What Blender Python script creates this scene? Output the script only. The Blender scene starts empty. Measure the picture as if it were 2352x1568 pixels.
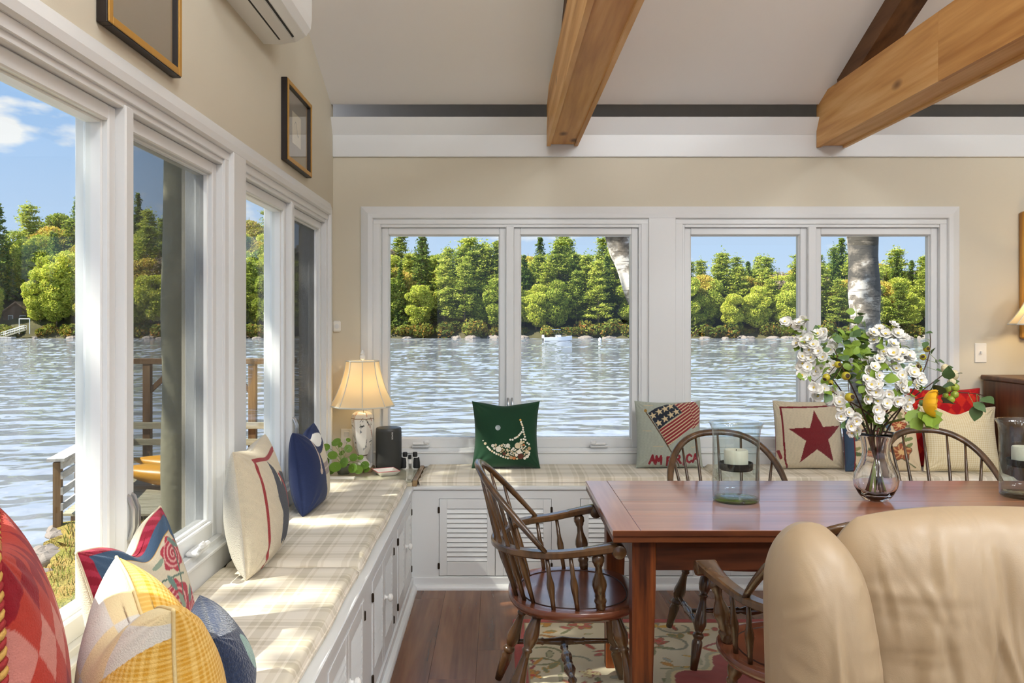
import bpy, math, random
import numpy as np
from mathutils import Vector, Matrix, Euler

SC = bpy.context.scene
COL = SC.collection
PI = math.pi
# ------------------------------------------------------------------ camera
F_PX, VX, VY, CAM_H = 1930.0, 1144.0, 737.0, 1.44
cam_data = bpy.data.cameras.new('camera')
cam_data.sensor_width = 36.0
cam_data.lens = F_PX / 2352.0 * 36.0
cam_data.shift_x = (1176.0 - VX) / 2352.0
cam_data.shift_y = (VY - 784.0) / 2352.0
cam_data.clip_start = 0.05
cam_data.clip_end = 2000
cam = bpy.data.objects.new('camera', cam_data)
COL.objects.link(cam)
cam.location = (0, 0, CAM_H)
cam.rotation_euler = (PI / 2, 0, 0)
SC.camera = cam
SC.view_settings.view_transform = 'Standard'
SC.view_settings.look = 'None'
SC.view_settings.gamma = 1.0
SC.view_settings.use_curve_mapping = False
SC.view_settings.exposure = 0.0

# ------------------------------------------------------------------ world: clear sky with a few small clouds
world = bpy.data.worlds.new('world')
SC.world = world
world.use_nodes = True
wn, wl = world.node_tree.nodes, world.node_tree.links
wn.clear()
w_out = wn.new('ShaderNodeOutputWorld')
w_bg = wn.new('ShaderNodeBackground')
w_bg.inputs['Strength'].default_value = 1.0
w_tc = wn.new('ShaderNodeTexCoord')
w_sep = wn.new('ShaderNodeSeparateXYZ')
wl.new(w_tc.outputs['Generated'], w_sep.inputs[0])
w_ramp = wn.new('ShaderNodeValToRGB')
w_ramp.color_ramp.elements[0].position = 0.0
w_ramp.color_ramp.elements[0].color = (0.66, 0.80, 1.0, 1)
w_ramp.color_ramp.elements[1].position = 0.8
w_ramp.color_ramp.elements[1].color = (0.20, 0.40, 0.86, 1)
_e = w_ramp.color_ramp.elements.new(0.22)
_e.color = (0.40, 0.62, 0.97, 1)
wl.new(w_sep.outputs['Z'], w_ramp.inputs[0])
w_map = wn.new('ShaderNodeMapping')
w_map.inputs['Scale'].default_value = (3.4, 3.4, 9.0)
w_map.inputs['Location'].default_value = (0.55, 0.2, 0.35)
wl.new(w_tc.outputs['Generated'], w_map.inputs[0])
w_noise = wn.new('ShaderNodeTexNoise')
w_noise.inputs['Scale'].default_value = 2.1
w_noise.inputs['Detail'].default_value = 6
wl.new(w_map.outputs[0], w_noise.inputs['Vector'])
w_cr = wn.new('ShaderNodeValToRGB')
w_cr.color_ramp.elements[0].position = 0.565
w_cr.color_ramp.elements[1].position = 0.64
wl.new(w_noise.outputs['Fac'], w_cr.inputs[0])
w_mix = wn.new('ShaderNodeMixRGB')
w_mix.inputs[2].default_value = (1.0, 1.0, 1.02, 1)
wl.new(w_cr.outputs['Color'], w_mix.inputs[0])
wl.new(w_ramp.outputs[0], w_mix.inputs[1])
wl.new(w_mix.outputs[0], w_bg.inputs['Color'])
wl.new(w_bg.outputs[0], w_out.inputs['Surface'])

# ------------------------------------------------------------------ sun
SUN_EL, SUN_AZ = math.radians(48), math.radians(20)
sun_dir = Vector((-math.cos(SUN_EL) * math.cos(SUN_AZ), -math.cos(SUN_EL) * math.sin(SUN_AZ), math.sin(SUN_EL)))
sun_data = bpy.data.lights.new('sun', 'SUN')
sun_data.energy = 11.0
sun_data.angle = math.radians(0.6)
sun_data.color = (1.0, 0.94, 0.83)
sun = bpy.data.objects.new('sun', sun_data)
COL.objects.link(sun)
sun.rotation_euler = (-sun_dir).to_track_quat('-Z', 'Y').to_euler()
sun.location = (-20, -5, 30)

# ------------------------------------------------------------------ helpers
rnd = random.Random(7)

def s2l(c):
    if isinstance(c, str):
        c = [int(c[i:i + 2], 16) / 255.0 for i in (0, 2, 4)]
    return tuple((x / 12.92) if x <= 0.04045 else ((x + 0.055) / 1.055) ** 2.4 for x in c)

def H(hexcode):
    return np.array(s2l(hexcode), dtype=np.float32)

def wmat(o):
    m = o.matrix_basis.copy()
    if o.parent:
        m = wmat(o.parent) @ o.matrix_parent_inverse @ m
    return m

def tag(o, label=None, cat=None, group=None, kind=None):
    if label: o['label'] = label
    if cat: o['category'] = cat
    if group: o['group'] = group
    if kind: o['kind'] = kind
    return o

def empty(name, loc=(0, 0, 0), rz=0.0, label=None, cat=None, group=None, kind=None):
    o = bpy.data.objects.new(name, None)
    o.empty_display_size = 0.05
    COL.objects.link(o)
    o.location = loc
    o.rotation_euler = (0, 0, rz)
    return tag(o, label, cat, group, kind)

def adopt(o, parent):
    if parent is not None:
        o.parent = parent
        o.matrix_parent_inverse = wmat(parent).inverted()
    return o

def copy_tree(o, parent=None):
    c = o.copy()
    COL.objects.link(c)
    c.parent = parent
    for ch in list(o.children):
        copy_tree(ch, c)
    return c

def place(o, loc, rz=0.0, sc=None, label=None, group=None):
    o.location = loc
    o.rotation_euler = (0, 0, rz)
    if sc is not None:
        o.scale = (sc, sc, sc) if isinstance(sc, (int, float)) else sc
    if label: o['label'] = label
    if group: o['group'] = group
    return o

def px(x, y, d):
    """world point seen at photo pixel (x, y) at distance d along the view axis"""
    return Vector(((x - VX) / F_PX * d, d, CAM_H - (y - VY) / F_PX * d))

class MB:
    def __init__(self):
        self.v, self.f = [], []
    def add(self, vs, fs):
        b = len(self.v)
        self.v += [tuple(p) for p in vs]
        self.f += [tuple(i + b for i in q) for q in fs]
        return self
    def box(self, x0, x1, y0, y1, z0, z1, c=0.0):
        if x1 < x0: x0, x1 = x1, x0
        if y1 < y0: y0, y1 = y1, y0
        if z1 < z0: z0, z1 = z1, z0
        c = min(c, 0.45 * min(x1 - x0, y1 - y0, z1 - z0))
        if c <= 0:
            vs = [(x, y, z) for x in (x0, x1) for y in (y0, y1) for z in (z0, z1)]
            fs = [(0, 1, 3, 2), (4, 6, 7, 5), (0, 4, 5, 1), (2, 3, 7, 6), (0, 2, 6, 4), (1, 5, 7, 3)]
            return self.add(vs, fs)
        X, Y, Z = (x0, x1), (y0, y1), (z0, z1)
        vs, idx = [], {}
        for i in (0, 1):
            for j in (0, 1):
                for k in (0, 1):
                    sx, sy, sz = (c if i == 0 else -c), (c if j == 0 else -c), (c if k == 0 else -c)
                    for ax in range(3):
                        p = [X[i] + sx, Y[j] + sy, Z[k] + sz]
                        p[ax] = (X[i], Y[j], Z[k])[ax]
                        idx[(i, j, k, ax)] = len(vs)
                        vs.append(p)
        fs = []
        for ax in range(3):
            o1, o2 = [a for a in range(3) if a != ax]
            for s in (0, 1):
                q = []
                for a, b in ((0, 0), (1, 0), (1, 1), (0, 1)):
                    t = [0, 0, 0]; t[ax] = s; t[o1] = a; t[o2] = b
                    q.append(idx[(*t, ax)])
                fs.append(tuple(q))
        for ax in range(3):
            o1, o2 = [a for a in range(3) if a != ax]
            for a in (0, 1):
                for b in (0, 1):
                    t0 = [0, 0, 0]; t0[o1] = a; t0[o2] = b; t0[ax] = 0
                    t1 = list(t0); t1[ax] = 1
                    fs.append((idx[(*t0, o1)], idx[(*t1, o1)], idx[(*t1, o2)], idx[(*t0, o2)]))
        for i in (0, 1):
            for j in (0, 1):
                for k in (0, 1):
                    fs.append((idx[(i, j, k, 0)], idx[(i, j, k, 1)], idx[(i, j, k, 2)]))
        return self.add(vs, fs)
    def tube(self, pts, r, n=8, cap=True, ratio=1.0, up=None):
        """round (or flattened: ratio) tube along pts; r number or list"""
        pts = [Vector(p) for p in pts]
        m = len(pts)
        rs = [r] * m if isinstance(r, (int, float)) else list(r)
        vs, fs = [], []
        prev = None
        for i, p in enumerate(pts):
            t = (pts[min(i + 1, m - 1)] - pts[max(i - 1, 0)])
            if t.length < 1e-9: t = Vector((0, 0, 1))
            t.normalize()
            if up is not None:
                a = Vector(up).cross(t)
            elif prev is None:
                a = t.orthogonal()
            else:
                a = prev - t * prev.dot(t)
            if a.length < 1e-6: a = t.orthogonal()
            a.normalize(); prev = a
            b = t.cross(a)
            for k in range(n):
                an = 2 * PI * k / n
                vs.append(p + a * (math.cos(an) * rs[i]) + b * (math.sin(an) * rs[i] * ratio))
        for i in range(m - 1):
            for k in range(n):
                k2 = (k + 1) % n
                fs.append((i * n + k, i * n + k2, (i + 1) * n + k2, (i + 1) * n + k))
        if cap:
            fs.append(tuple(reversed(range(n))))
            fs.append(tuple((m - 1) * n + k for k in range(n)))
        return self.add(vs, fs)
    def turned(self, p0, p1, prof, n=12):
        p0, p1 = Vector(p0), Vector(p1)
        return self.tube([p0.lerp(p1, t) for t, _ in prof], [r for _, r in prof], n)
    def lathe(self, prof, c=(0, 0, 0), n=24, lobes=0, amp=0.0, closed=False, rot=0.0):
        vs, fs = [], []
        for r, z in prof:
            for k in range(n):
                a = 2 * PI * k / n + rot
                rr = r * (1 + amp * math.cos(lobes * a)) if lobes else r
                vs.append((c[0] + rr * math.cos(a), c[1] + rr * math.sin(a), c[2] + z))
        m = len(prof)
        for i in range(m - 1 if not closed else m):
            i2 = (i + 1) % m
            for k in range(n):
                k2 = (k + 1) % n
                fs.append((i * n + k, i * n + k2, i2 * n + k2, i2 * n + k))
        if not closed:
            if prof[0][0] > 1e-6: fs.append(tuple(reversed(range(n))))
            if prof[-1][0] > 1e-6: fs.append(tuple((m - 1) * n + k for k in range(n)))
        return self.add(vs, fs)
    def rings(self, rings, cap=True):
        n = len(rings[0]); vs, fs = [], []
        for r in rings: vs += list(r)
        for i in range(len(rings) - 1):
            for k in range(n):
                k2 = (k + 1) % n
                fs.append((i * n + k, i * n + k2, (i + 1) * n + k2, (i + 1) * n + k))
        if cap:
            fs.append(tuple(reversed(range(n))))
            fs.append(tuple((len(rings) - 1) * n + k for k in range(n)))
        return self.add(vs, fs)
    def prism(self, poly, ax, a, b):
        """poly: 2-D outline extruded along axis ax from a to b"""
        def mk(p, t):
            q = [0, 0, 0]; o = [i for i in range(3) if i != ax]
            q[o[0]], q[o[1]], q[ax] = p[0], p[1], t
            return q
        n = len(poly)
        vs = [mk(p, a) for p in poly] + [mk(p, b) for p in poly]
        fs = [tuple(reversed(range(n))), tuple(range(n, 2 * n))]
        for k in range(n):
            k2 = (k + 1) % n
            fs.append((k, k2, n + k2, n + k))
        return self.add(vs, fs)
    def mesh(self, name, m=None, smooth=False, fix=True):
        me = bpy.data.meshes.new(name)
        me.from_pydata(self.v, [], self.f)
        me.update()
        if fix:
            import bmesh
            bm = bmesh.new(); bm.from_mesh(me)
            bmesh.ops.recalc_face_normals(bm, faces=bm.faces)
            bm.to_mesh(me); bm.free()
        if m is not None: me.materials.append(m)
        if smooth:
            me.polygons.foreach_set('use_smooth', [True] * len(me.polygons))
            if smooth == 'auto':
                me.set_sharp_from_angle(angle=math.radians(40))
        return me
    def build(self, name, m, parent=None, smooth=False, fix=True):
        return new_obj(name, self.mesh(name, m, smooth, fix), parent)

def new_obj(name, me, parent=None, loc=None):
    o = bpy.data.objects.new(name, me)
    COL.objects.link(o)
    if loc is not None: o.location = loc
    return adopt(o, parent)

def grid_mesh(name, P, m, col=None, wrap_u=False, smooth=True, uv=None):
    """P: (n, k, 3) array of points -> mesh with optional colour attribute"""
    n, k = P.shape[:2]
    me = bpy.data.meshes.new(name)
    i = np.arange(n * k).reshape(n, k)
    if wrap_u:
        i = np.concatenate([i, i[:1]], 0)
    q = np.stack([i[:-1, :-1], i[1:, :-1], i[1:, 1:], i[:-1, 1:]], -1).reshape(-1, 4)
    fill_mesh(me, P.reshape(-1, 3), q, m, None if col is None else col.reshape(-1, 3), smooth)
    return me

def fill_mesh(me, V, Q, m, col=None, smooth=True):
    V = np.asarray(V, dtype=np.float32); Q = np.asarray(Q, dtype=np.int32)
    nq, w = Q.shape
    me.vertices.add(len(V)); me.vertices.foreach_set('co', V.ravel())
    me.loops.add(nq * w); me.loops.foreach_set('vertex_index', Q.ravel())
    me.polygons.add(nq)
    me.polygons.foreach_set('loop_start', np.arange(0, nq * w, w, dtype=np.int32))
    me.polygons.foreach_set('loop_total', np.full(nq, w, dtype=np.int32))
    if smooth: me.polygons.foreach_set('use_smooth', np.ones(nq, dtype=bool))
    me.update(calc_edges=True)
    me.validate()
    if col is not None:
        a = me.color_attributes.new('Col', 'FLOAT_COLOR', 'POINT')
        rgba = np.ones((len(V), 4), dtype=np.float32); rgba[:, :3] = col
        a.data.foreach_set('color', rgba.ravel())
    if m is not None: me.materials.append(m)
    return me

# ------------------------------------------------------------------ materials
def nt(name):
    m = bpy.data.materials.new(name)
    m.use_nodes = True
    return m, m.node_tree.nodes, m.node_tree.links, m.node_tree.nodes['Principled BSDF']

def plain(name, hexc, rough=0.5, metal=0.0, spec=0.5, bump=0.0, bscale=60.0, emit=None, estr=0.0, sheen=0.0, coat=0.0, var=0.0):
    m, n, l, b = nt(name)
    c = s2l(hexc)
    b.inputs['Base Color'].default_value = (*c, 1)
    b.inputs['Roughness'].default_value = rough
    b.inputs['Metallic'].default_value = metal
    b.inputs['Specular IOR Level'].default_value = spec
    if sheen: b.inputs['Sheen Weight'].default_value = sheen
    if coat:
        b.inputs['Coat Weight'].default_value = coat
        b.inputs['Coat Roughness'].default_value = 0.12
    if emit:
        b.inputs['Emission Color'].default_value = (*s2l(emit), 1)
        b.inputs['Emission Strength'].default_value = estr
    tc = n.new('ShaderNodeTexCoord')
    ns = n.new('ShaderNodeTexNoise')
    ns.inputs['Scale'].default_value = bscale
    ns.inputs['Detail'].default_value = 3
    l.new(tc.outputs['Object'], ns.inputs['Vector'])
    if bump:
        bp = n.new('ShaderNodeBump')
        bp.inputs['Strength'].default_value = bump
        bp.inputs['Distance'].default_value = 0.01
        l.new(ns.outputs['Fac'], bp.inputs['Height'])
        l.new(bp.outputs[0], b.inputs['Normal'])
    if var:
        mx = n.new('ShaderNodeMixRGB')
        mx.blend_type = 'MULTIPLY'
        mx.inputs[0].default_value = var
        mx.inputs[1].default_value = (*c, 1)
        l.new(ns.outputs['Fac'], mx.inputs[2])
        l.new(mx.outputs[0], b.inputs['Base Color'])
    return m

def ramp(n, stops):
    r = n.new('ShaderNodeValToRGB')
    e = r.color_ramp.elements
    while len(e) < len(stops): e.new(0.5)
    for el, (p, c) in zip(e, stops):
        el.position = p
        el.color = (*s2l(c), 1)
    return r

def wood(name, dark, mid, light, axis='X', scale=1.0, rough=0.35, spec=0.5, bump=0.15, knots=False, rand=True, coat=0.0):
    """grain runs along the given object axis"""
    m, n, l, b = nt(name)
    tc = n.new('ShaderNodeTexCoord')
    mp = n.new('ShaderNodeMapping')
    s = [14.0 * scale] * 3
    s['XYZ'.index(axis)] = 0.9 * scale
    mp.inputs['Scale'].default_value = s
    l.new(tc.outputs['Object'], mp.inputs[0])
    vec = mp.outputs[0]
    if rand:
        oi = n.new('ShaderNodeObjectInfo')
        va = n.new('ShaderNodeVectorMath'); va.operation = 'ADD'
        mu = n.new('ShaderNodeMath'); mu.operation = 'MULTIPLY'; mu.inputs[1].default_value = 57.0
        l.new(oi.outputs['Random'], mu.inputs[0])
        l.new(vec, va.inputs[0]); l.new(mu.outputs[0], va.inputs[1])
        vec = va.outputs[0]
    n1 = n.new('ShaderNodeTexNoise')
    n1.inputs['Scale'].default_value = 1.2; n1.inputs['Detail'].default_value = 5; n1.inputs['Distortion'].default_value = 0.9
    l.new(vec, n1.inputs['Vector'])
    n2 = n.new('ShaderNodeTexNoise')
    n2.inputs['Scale'].default_value = 6.0; n2.inputs['Detail'].default_value = 4
    l.new(vec, n2.inputs['Vector'])
    ad = n.new('ShaderNodeMath'); ad.operation = 'MULTIPLY_ADD'
    ad.inputs[1].default_value = 0.35
    l.new(n2.outputs['Fac'], ad.inputs[0]); l.new(n1.outputs['Fac'], ad.inputs[2])
    r = ramp(n, [(0.45, dark), (0.66, mid), (0.86, light)])
    l.new(ad.outputs[0], r.inputs[0])
    colour = r.outputs[0]
    if knots:
        mk = n.new('ShaderNodeMapping')
        k = [5.0] * 3; k['XYZ'.index(axis)] = 2.2
        mk.inputs['Scale'].default_value = k
        l.new(tc.outputs['Object'], mk.inputs[0])
        vo = n.new('ShaderNodeTexVoronoi'); vo.inputs['Scale'].default_value = 1.0
        l.new(mk.outputs[0], vo.inputs['Vector'])
        kr = ramp(n, [(0.05, '5a3a1c'), (0.15, 'ffffff')])
        l.new(vo.outputs['Distance'], kr.inputs[0])
        mx = n.new('ShaderNodeMixRGB'); mx.blend_type = 'MULTIPLY'; mx.inputs[0].default_value = 0.8
        l.new(colour, mx.inputs[1]); l.new(kr.outputs[0], mx.inputs[2])
        colour = mx.outputs[0]
    l.new(colour, b.inputs['Base Color'])
    b.inputs['Roughness'].default_value = rough
    b.inputs['Specular IOR Level'].default_value = spec
    if coat:
        b.inputs['Coat Weight'].default_value = coat
        b.inputs['Coat Roughness'].default_value = 0.15
    bp = n.new('ShaderNodeBump'); bp.inputs['Strength'].default_value = bump; bp.inputs['Distance'].default_value = 0.003
    l.new(ad.outputs[0], bp.inputs['Height']); l.new(bp.outputs[0], b.inputs['Normal'])
    return m

def vcol(name, rough=0.9, bump=0.0, bscale=300.0, sheen=0.0, spec=0.2, trans=0.0, randhue=0.0, stretch=None):
    m, n, l, b = nt(name)
    at = n.new('ShaderNodeAttribute'); at.attribute_name = 'Col'
    colour = at.outputs['Color']
    if randhue:
        oi = n.new('ShaderNodeObjectInfo')
        hs = n.new('ShaderNodeHueSaturation')
        mr = n.new('ShaderNodeMapRange')
        mr.inputs['To Min'].default_value = 0.5 - randhue; mr.inputs['To Max'].default_value = 0.5 + randhue
        l.new(oi.outputs['Random'], mr.inputs['Value']); l.new(mr.outputs[0], hs.inputs['Hue'])
        mr2 = n.new('ShaderNodeMapRange')
        mr2.inputs['To Min'].default_value = 1.25; mr2.inputs['To Max'].default_value = 0.75
        l.new(oi.outputs['Random'], mr2.inputs['Value']); l.new(mr2.outputs[0], hs.inputs['Value'])
        l.new(colour, hs.inputs['Color'])
        colour = hs.outputs[0]
    l.new(colour, b.inputs['Base Color'])
    b.inputs['Roughness'].default_value = rough
    b.inputs['Specular IOR Level'].default_value = spec
    if sheen: b.inputs['Sheen Weight'].default_value = sheen
    if bump:
        tc = n.new('ShaderNodeTexCoord'); ns = n.new('ShaderNodeTexNoise')
        ns.inputs['Scale'].default_value = bscale; ns.inputs['Detail'].default_value = 2
        if stretch:
            mp = n.new('ShaderNodeMapping'); mp.inputs['Scale'].default_value = stretch
            l.new(tc.outputs['Object'], mp.inputs[0]); l.new(mp.outputs[0], ns.inputs['Vector'])
        else:
            l.new(tc.outputs['Object'], ns.inputs['Vector'])
        bp = n.new('ShaderNodeBump'); bp.inputs['Strength'].default_value = bump; bp.inputs['Distance'].default_value = 0.005
        l.new(ns.outputs['Fac'], bp.inputs['Height']); l.new(bp.outputs[0], b.inputs['Normal'])
    if trans:
        tr = n.new('ShaderNodeBsdfTranslucent'); l.new(colour, tr.inputs['Color'])
        mx = n.new('ShaderNodeMixShader'); mx.inputs[0].default_value = trans
        l.new(b.outputs[0], mx.inputs[1]); l.new(tr.outputs[0], mx.inputs[2])
        l.new(mx.outputs[0], n['Material Output'].inputs['Surface'])
    return m

def thin_glass(name, tint='ffffff', ior=1.45, rough=0.0, wav=0.0, gain=1.0):
    m, n, l, b = nt(name)
    n.remove(b)
    tr = n.new('ShaderNodeBsdfTransparent'); tr.inputs['Color'].default_value = (*s2l(tint), 1)
    gl = n.new('ShaderNodeBsdfGlossy'); gl.inputs['Roughness'].default_value = rough
    geo = n.new('ShaderNodeNewGeometry')
    fr = n.new('ShaderNodeVectorMath'); fr.operation = 'DOT_PRODUCT'
    l.new(geo.outputs['Incoming'], fr.inputs[0]); l.new(geo.outputs['Normal'], fr.inputs[1])
    ab = n.new('ShaderNodeMath'); ab.operation = 'ABSOLUTE'; l.new(fr.outputs['Value'], ab.inputs[0])
    om = n.new('ShaderNodeMath'); om.operation = 'SUBTRACT'; om.inputs[0].default_value = 1.0; l.new(ab.outputs[0], om.inputs[1])
    pw = n.new('ShaderNodeMath'); pw.operation = 'POWER'; pw.inputs[1].default_value = 5.0; l.new(om.outputs[0], pw.inputs[0])
    sch = n.new('ShaderNodeMath'); sch.operation = 'MULTIPLY_ADD'; sch.inputs[1].default_value = 0.96; sch.inputs[2].default_value = 0.04
    l.new(pw.outputs[0], sch.inputs[0])
    mu = n.new('ShaderNodeMath'); mu.operation = 'MULTIPLY'; mu.inputs[1].default_value = gain; mu.use_clamp = True
    l.new(sch.outputs[0], mu.inputs[0])
    mx = n.new('ShaderNodeMixShader')
    l.new(mu.outputs[0], mx.inputs[0]); l.new(tr.outputs[0], mx.inputs[1]); l.new(gl.outputs[0], mx.inputs[2])
    l.new(mx.outputs[0], n['Material Output'].inputs['Surface'])
    if wav:
        tc = n.new('ShaderNodeTexCoord'); ns = n.new('ShaderNodeTexNoise'); ns.inputs['Scale'].default_value = 28
        mp = n.new('ShaderNodeMapping'); mp.inputs['Scale'].default_value = (1, 1, 0.35)
        l.new(tc.outputs['Object'], mp.inputs[0]); l.new(mp.outputs[0], ns.inputs['Vector'])
        bp = n.new('ShaderNodeBump'); bp.inputs['Strength'].default_value = wav; bp.inputs['Distance'].default_value = 0.01
        l.new(ns.outputs['Fac'], bp.inputs['Height'])
        l.new(bp.outputs[0], gl.inputs['Normal']); l.new(bp.outputs[0], fr.inputs[1])
    return m

def plaid(name, base, c1, c2, sx=9.0, sy=9.0, rough=0.95):
    """two crossing sets of soft woven stripes, object coordinates"""
    m, n, l, b = nt(name)
    tc = n.new('ShaderNodeTexCoord'); sp = n.new('ShaderNodeSeparateXYZ')
    l.new(tc.outputs['Object'], sp.inputs[0])
    def stripes(sock, freq, stops, ph):
        a = n.new('ShaderNodeMath'); a.operation = 'MULTIPLY_ADD'; a.inputs[1].default_value = freq; a.inputs[2].default_value = ph
        l.new(sock, a.inputs[0])
        f = n.new('ShaderNodeMath'); f.operation = 'FRACT'; l.new(a.outputs[0], f.inputs[0])
        r = ramp(n, stops); r.color_ramp.interpolation = 'CONSTANT'
        l.new(f.outputs[0], r.inputs[0])
        return r.outputs[0]
    st = [(0.0, base), (0.30, c1), (0.44, base), (0.50, c2), (0.72, base), (0.80, c1), (0.86, base)]
    a = stripes(sp.outputs['X'], sx, st, 0.1)
    c = stripes(sp.outputs['Y'], sy, st, 0.3)
    mx = n.new('ShaderNodeMixRGB'); mx.inputs[0].default_value = 0.5
    l.new(a, mx.inputs[1]); l.new(c, mx.inputs[2])
    l.new(mx.outputs[0], b.inputs['Base Color'])
    b.inputs['Roughness'].default_value = rough; b.inputs['Specular IOR Level'].default_value = 0.15
    ns = n.new('ShaderNodeTexNoise'); ns.inputs['Scale'].default_value = 250
    l.new(tc.outputs['Object'], ns.inputs['Vector'])
    bp = n.new('ShaderNodeBump'); bp.inputs['Strength'].default_value = 0.12; bp.inputs['Distance'].default_value = 0.003
    l.new(ns.outputs['Fac'], bp.inputs['Height']); l.new(bp.outputs[0], b.inputs['Normal'])
    return m

M = {}
M['wall'] = plain('cream_wall_paint', 'd6cebb', 0.85, spec=0.2, bump=0.04, bscale=180)
M['white'] = plain('white_trim_paint', 'e2e3e3', 0.32, spec=0.45, bump=0.02, bscale=25)
M['ceil'] = plain('white_ceiling_paint', 'efedeb', 0.9, spec=0.15)
M['bench'] = plain('white_bench_paint', 'dedfde', 0.4, spec=0.4, bump=0.03, bscale=30)
M['glass'] = thin_glass('window_glass', 'fbfdfc', gain=0.5)
M['bronze'] = plain('dark_hinge_metal', '3a2e22', 0.45, 0.7)
M['silver'] = plain('silver_latch', 'b9bbbc', 0.3, 0.9)
M['plastic'] = plain('white_plastic', 'eeece6', 0.4)
M['dark_gap'] = plain('dark_timber', '2a2521', 0.9, spec=0.1)
M['floor'] = wood('floor_planks', '58361c', '75492b', '875a37', 'Y', 0.6, 0.27, 0.5, 0.08)
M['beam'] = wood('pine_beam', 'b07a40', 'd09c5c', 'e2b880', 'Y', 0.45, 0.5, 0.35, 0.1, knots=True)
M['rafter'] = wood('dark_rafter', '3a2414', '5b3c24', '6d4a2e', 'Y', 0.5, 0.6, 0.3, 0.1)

# ------------------------------------------------------------------ the room
XW, YW, FLOOR = -0.982, 5.0, 0.0
BX1 = 6.2                       # far right wall, out of frame
YR = -3.4                       # open rear of the room, behind the camera
SLOPE, RIDGE_Y = 0.384, 0.8
def ceil_z(y):
    return 2.69 + SLOPE * (YW - (y if y >= RIDGE_Y else 2 * RIDGE_Y - y))

# floor: planks run toward the camera, each one a piece
fl = MB().box(XW, BX1, YR, YW, -0.12, -0.012).build('floor', M['dark_gap'])
tag(fl, 'brown wood plank floor of the sunroom', kind='structure')
PW = 0.19
plank_mesh = {}
def plank(x, y0, y1):
    key = round(y1 - y0, 3)
    if key not in plank_mesh:
        plank_mesh[key] = MB().box(0, PW - 0.0006, 0, key - 0.0007, -0.012, 0, 0.0006).mesh('plank', M['floor'])
    o = bpy.data.objects.new('plank', plank_mesh[key]); COL.objects.link(o)
    o.location = (x, y0, 0)
    adopt(o, fl)
i = 0
x = -0.47
while x < 4.3:
    y = YR + 0.3 * (i % 4) - 1.2
    while y < 4.55:
        y1 = min(y + 1.28, 4.55)
        if y1 > 0.4 and y1 - y > 0.05:
            plank(x, y, y1)
        y += 1.28
    x += PW; i += 1

# windows: (a0, a1) outer frame of each pair along the wall
ZB, ZT = 0.66, 2.015
ZG0, ZG1 = 0.746, 1.948
BACK = [(-0.715, 0.857), (1.090, 2.645)]
LEFT = [(3.205, 4.775), (1.435, 3.005)]

def bmap(side):
    if side == 'back':
        return lambda a0, a1, n0, n1, z0, z1, *_: (a0, a1, YW + n0, YW + n1, z0, z1)
    return lambda a0, a1, n0, n1, z0, z1, *_: (XW - n1, XW - n0, a0, a1, z0, z1)

TH = 0.15
b = bmap('back'); w = MB()
z_top = 2.60
w.box(*b(XW - TH, BACK[0][0], 0, TH, -1.0, z_top)); w.box(*b(BACK[0][1], BACK[1][0], 0, TH, -1.0, z_top))
w.box(*b(BACK[1][1], BX1, 0, TH, -1.0, z_top))
for a0, a1 in BACK:
    w.box(*b(a0, a1, 0, TH, -1.0, ZB)); w.box(*b(a0, a1, 0, TH, ZT, z_top))
tag(w.build('wall_back', M['wall']), 'cream painted back wall around the lake windows', kind='structure')

b = bmap('left'); w = MB()
HT = 2.62
w.box(*b(YR, LEFT[1][0], 0, TH, -1.0, HT)); w.box(*b(LEFT[1][1], LEFT[0][0], 0, TH, -1.0, HT)); w.box(*b(LEFT[0][1], YW, 0, TH, -1.0, HT))
for a0, a1 in LEFT:
    w.box(*b(a0, a1, 0, TH, -1.0, ZB)); w.box(*b(a0, a1, 0, TH, ZT, HT))
w.prism([(YW, HT), (YW, ceil_z(YW) + 0.03), (RIDGE_Y, ceil_z(RIDGE_Y) + 0.03), (YR, ceil_z(YR) + 0.03), (YR, HT)], 0, XW - TH, XW)
tag(w.build('wall_left', M['wall']), 'cream painted gable wall with the left windows', kind='structure')
w = MB().box(BX1, BX1 + 0.15, YR, YW, -1.0, 4.6)
tag(w.build('wall_right', M['wall']), 'cream painted side wall', kind='structure')

def slab(y0, y1, off, th, x0, x1):
    return MB().prism([(y0, ceil_z(y0) + off), (y1, ceil_z(y1) + off), (y1, ceil_z(y1) + off + th), (y0, ceil_z(y0) + off + th)], 0, x0, x1)
c1 = slab(RIDGE_Y, 4.94, 0, 0.04, XW - 0.02, BX1)
c2 = slab(RIDGE_Y, YR, 0, 0.04, XW - 0.02, BX1)
c1.add(c2.v, c2.f)
tag(c1.build('ceiling', M['ceil']), 'white sloped ceiling rising from the back wall', kind='structure')
r1 = slab(RIDGE_Y, 5.55, 0.16, 0.05, XW - 0.40, BX1 + 0.4)
r2 = slab(RIDGE_Y, YR - 0.4, 0.16, 0.05, XW - 0.40, BX1 + 0.4)
r1.add(r2.v, r2.f)
r1.box(XW - 0.4, BX1 + 0.4, 5.50, 5.55, 2.40, 2.70)
r1.box(XW - 0.4, BX1 + 0.4, YW + TH, 5.50, 2.40, 2.42)
M['roof_board'] = plain('grey_roof_boards', 'e8e4e0', 0.9, spec=0.1)
tag(r1.build('roof', M['roof_board']), 'dark roof boards over the ceiling', kind='structure')

# timber ledge under the ceiling
t = MB().box(XW, BX1, YW - 0.018, YW, 2.414, 2.546, 0.003)
t.prism([(YW - 0.016, 2.546), (YW - 0.072, 2.637), (YW - 0.060, 2.640), (YW, 2.552)], 0, XW, BX1)
tag(t.build('trim_1', M['white']), 'white ledge board along the top of the back wall', kind='structure')

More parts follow.
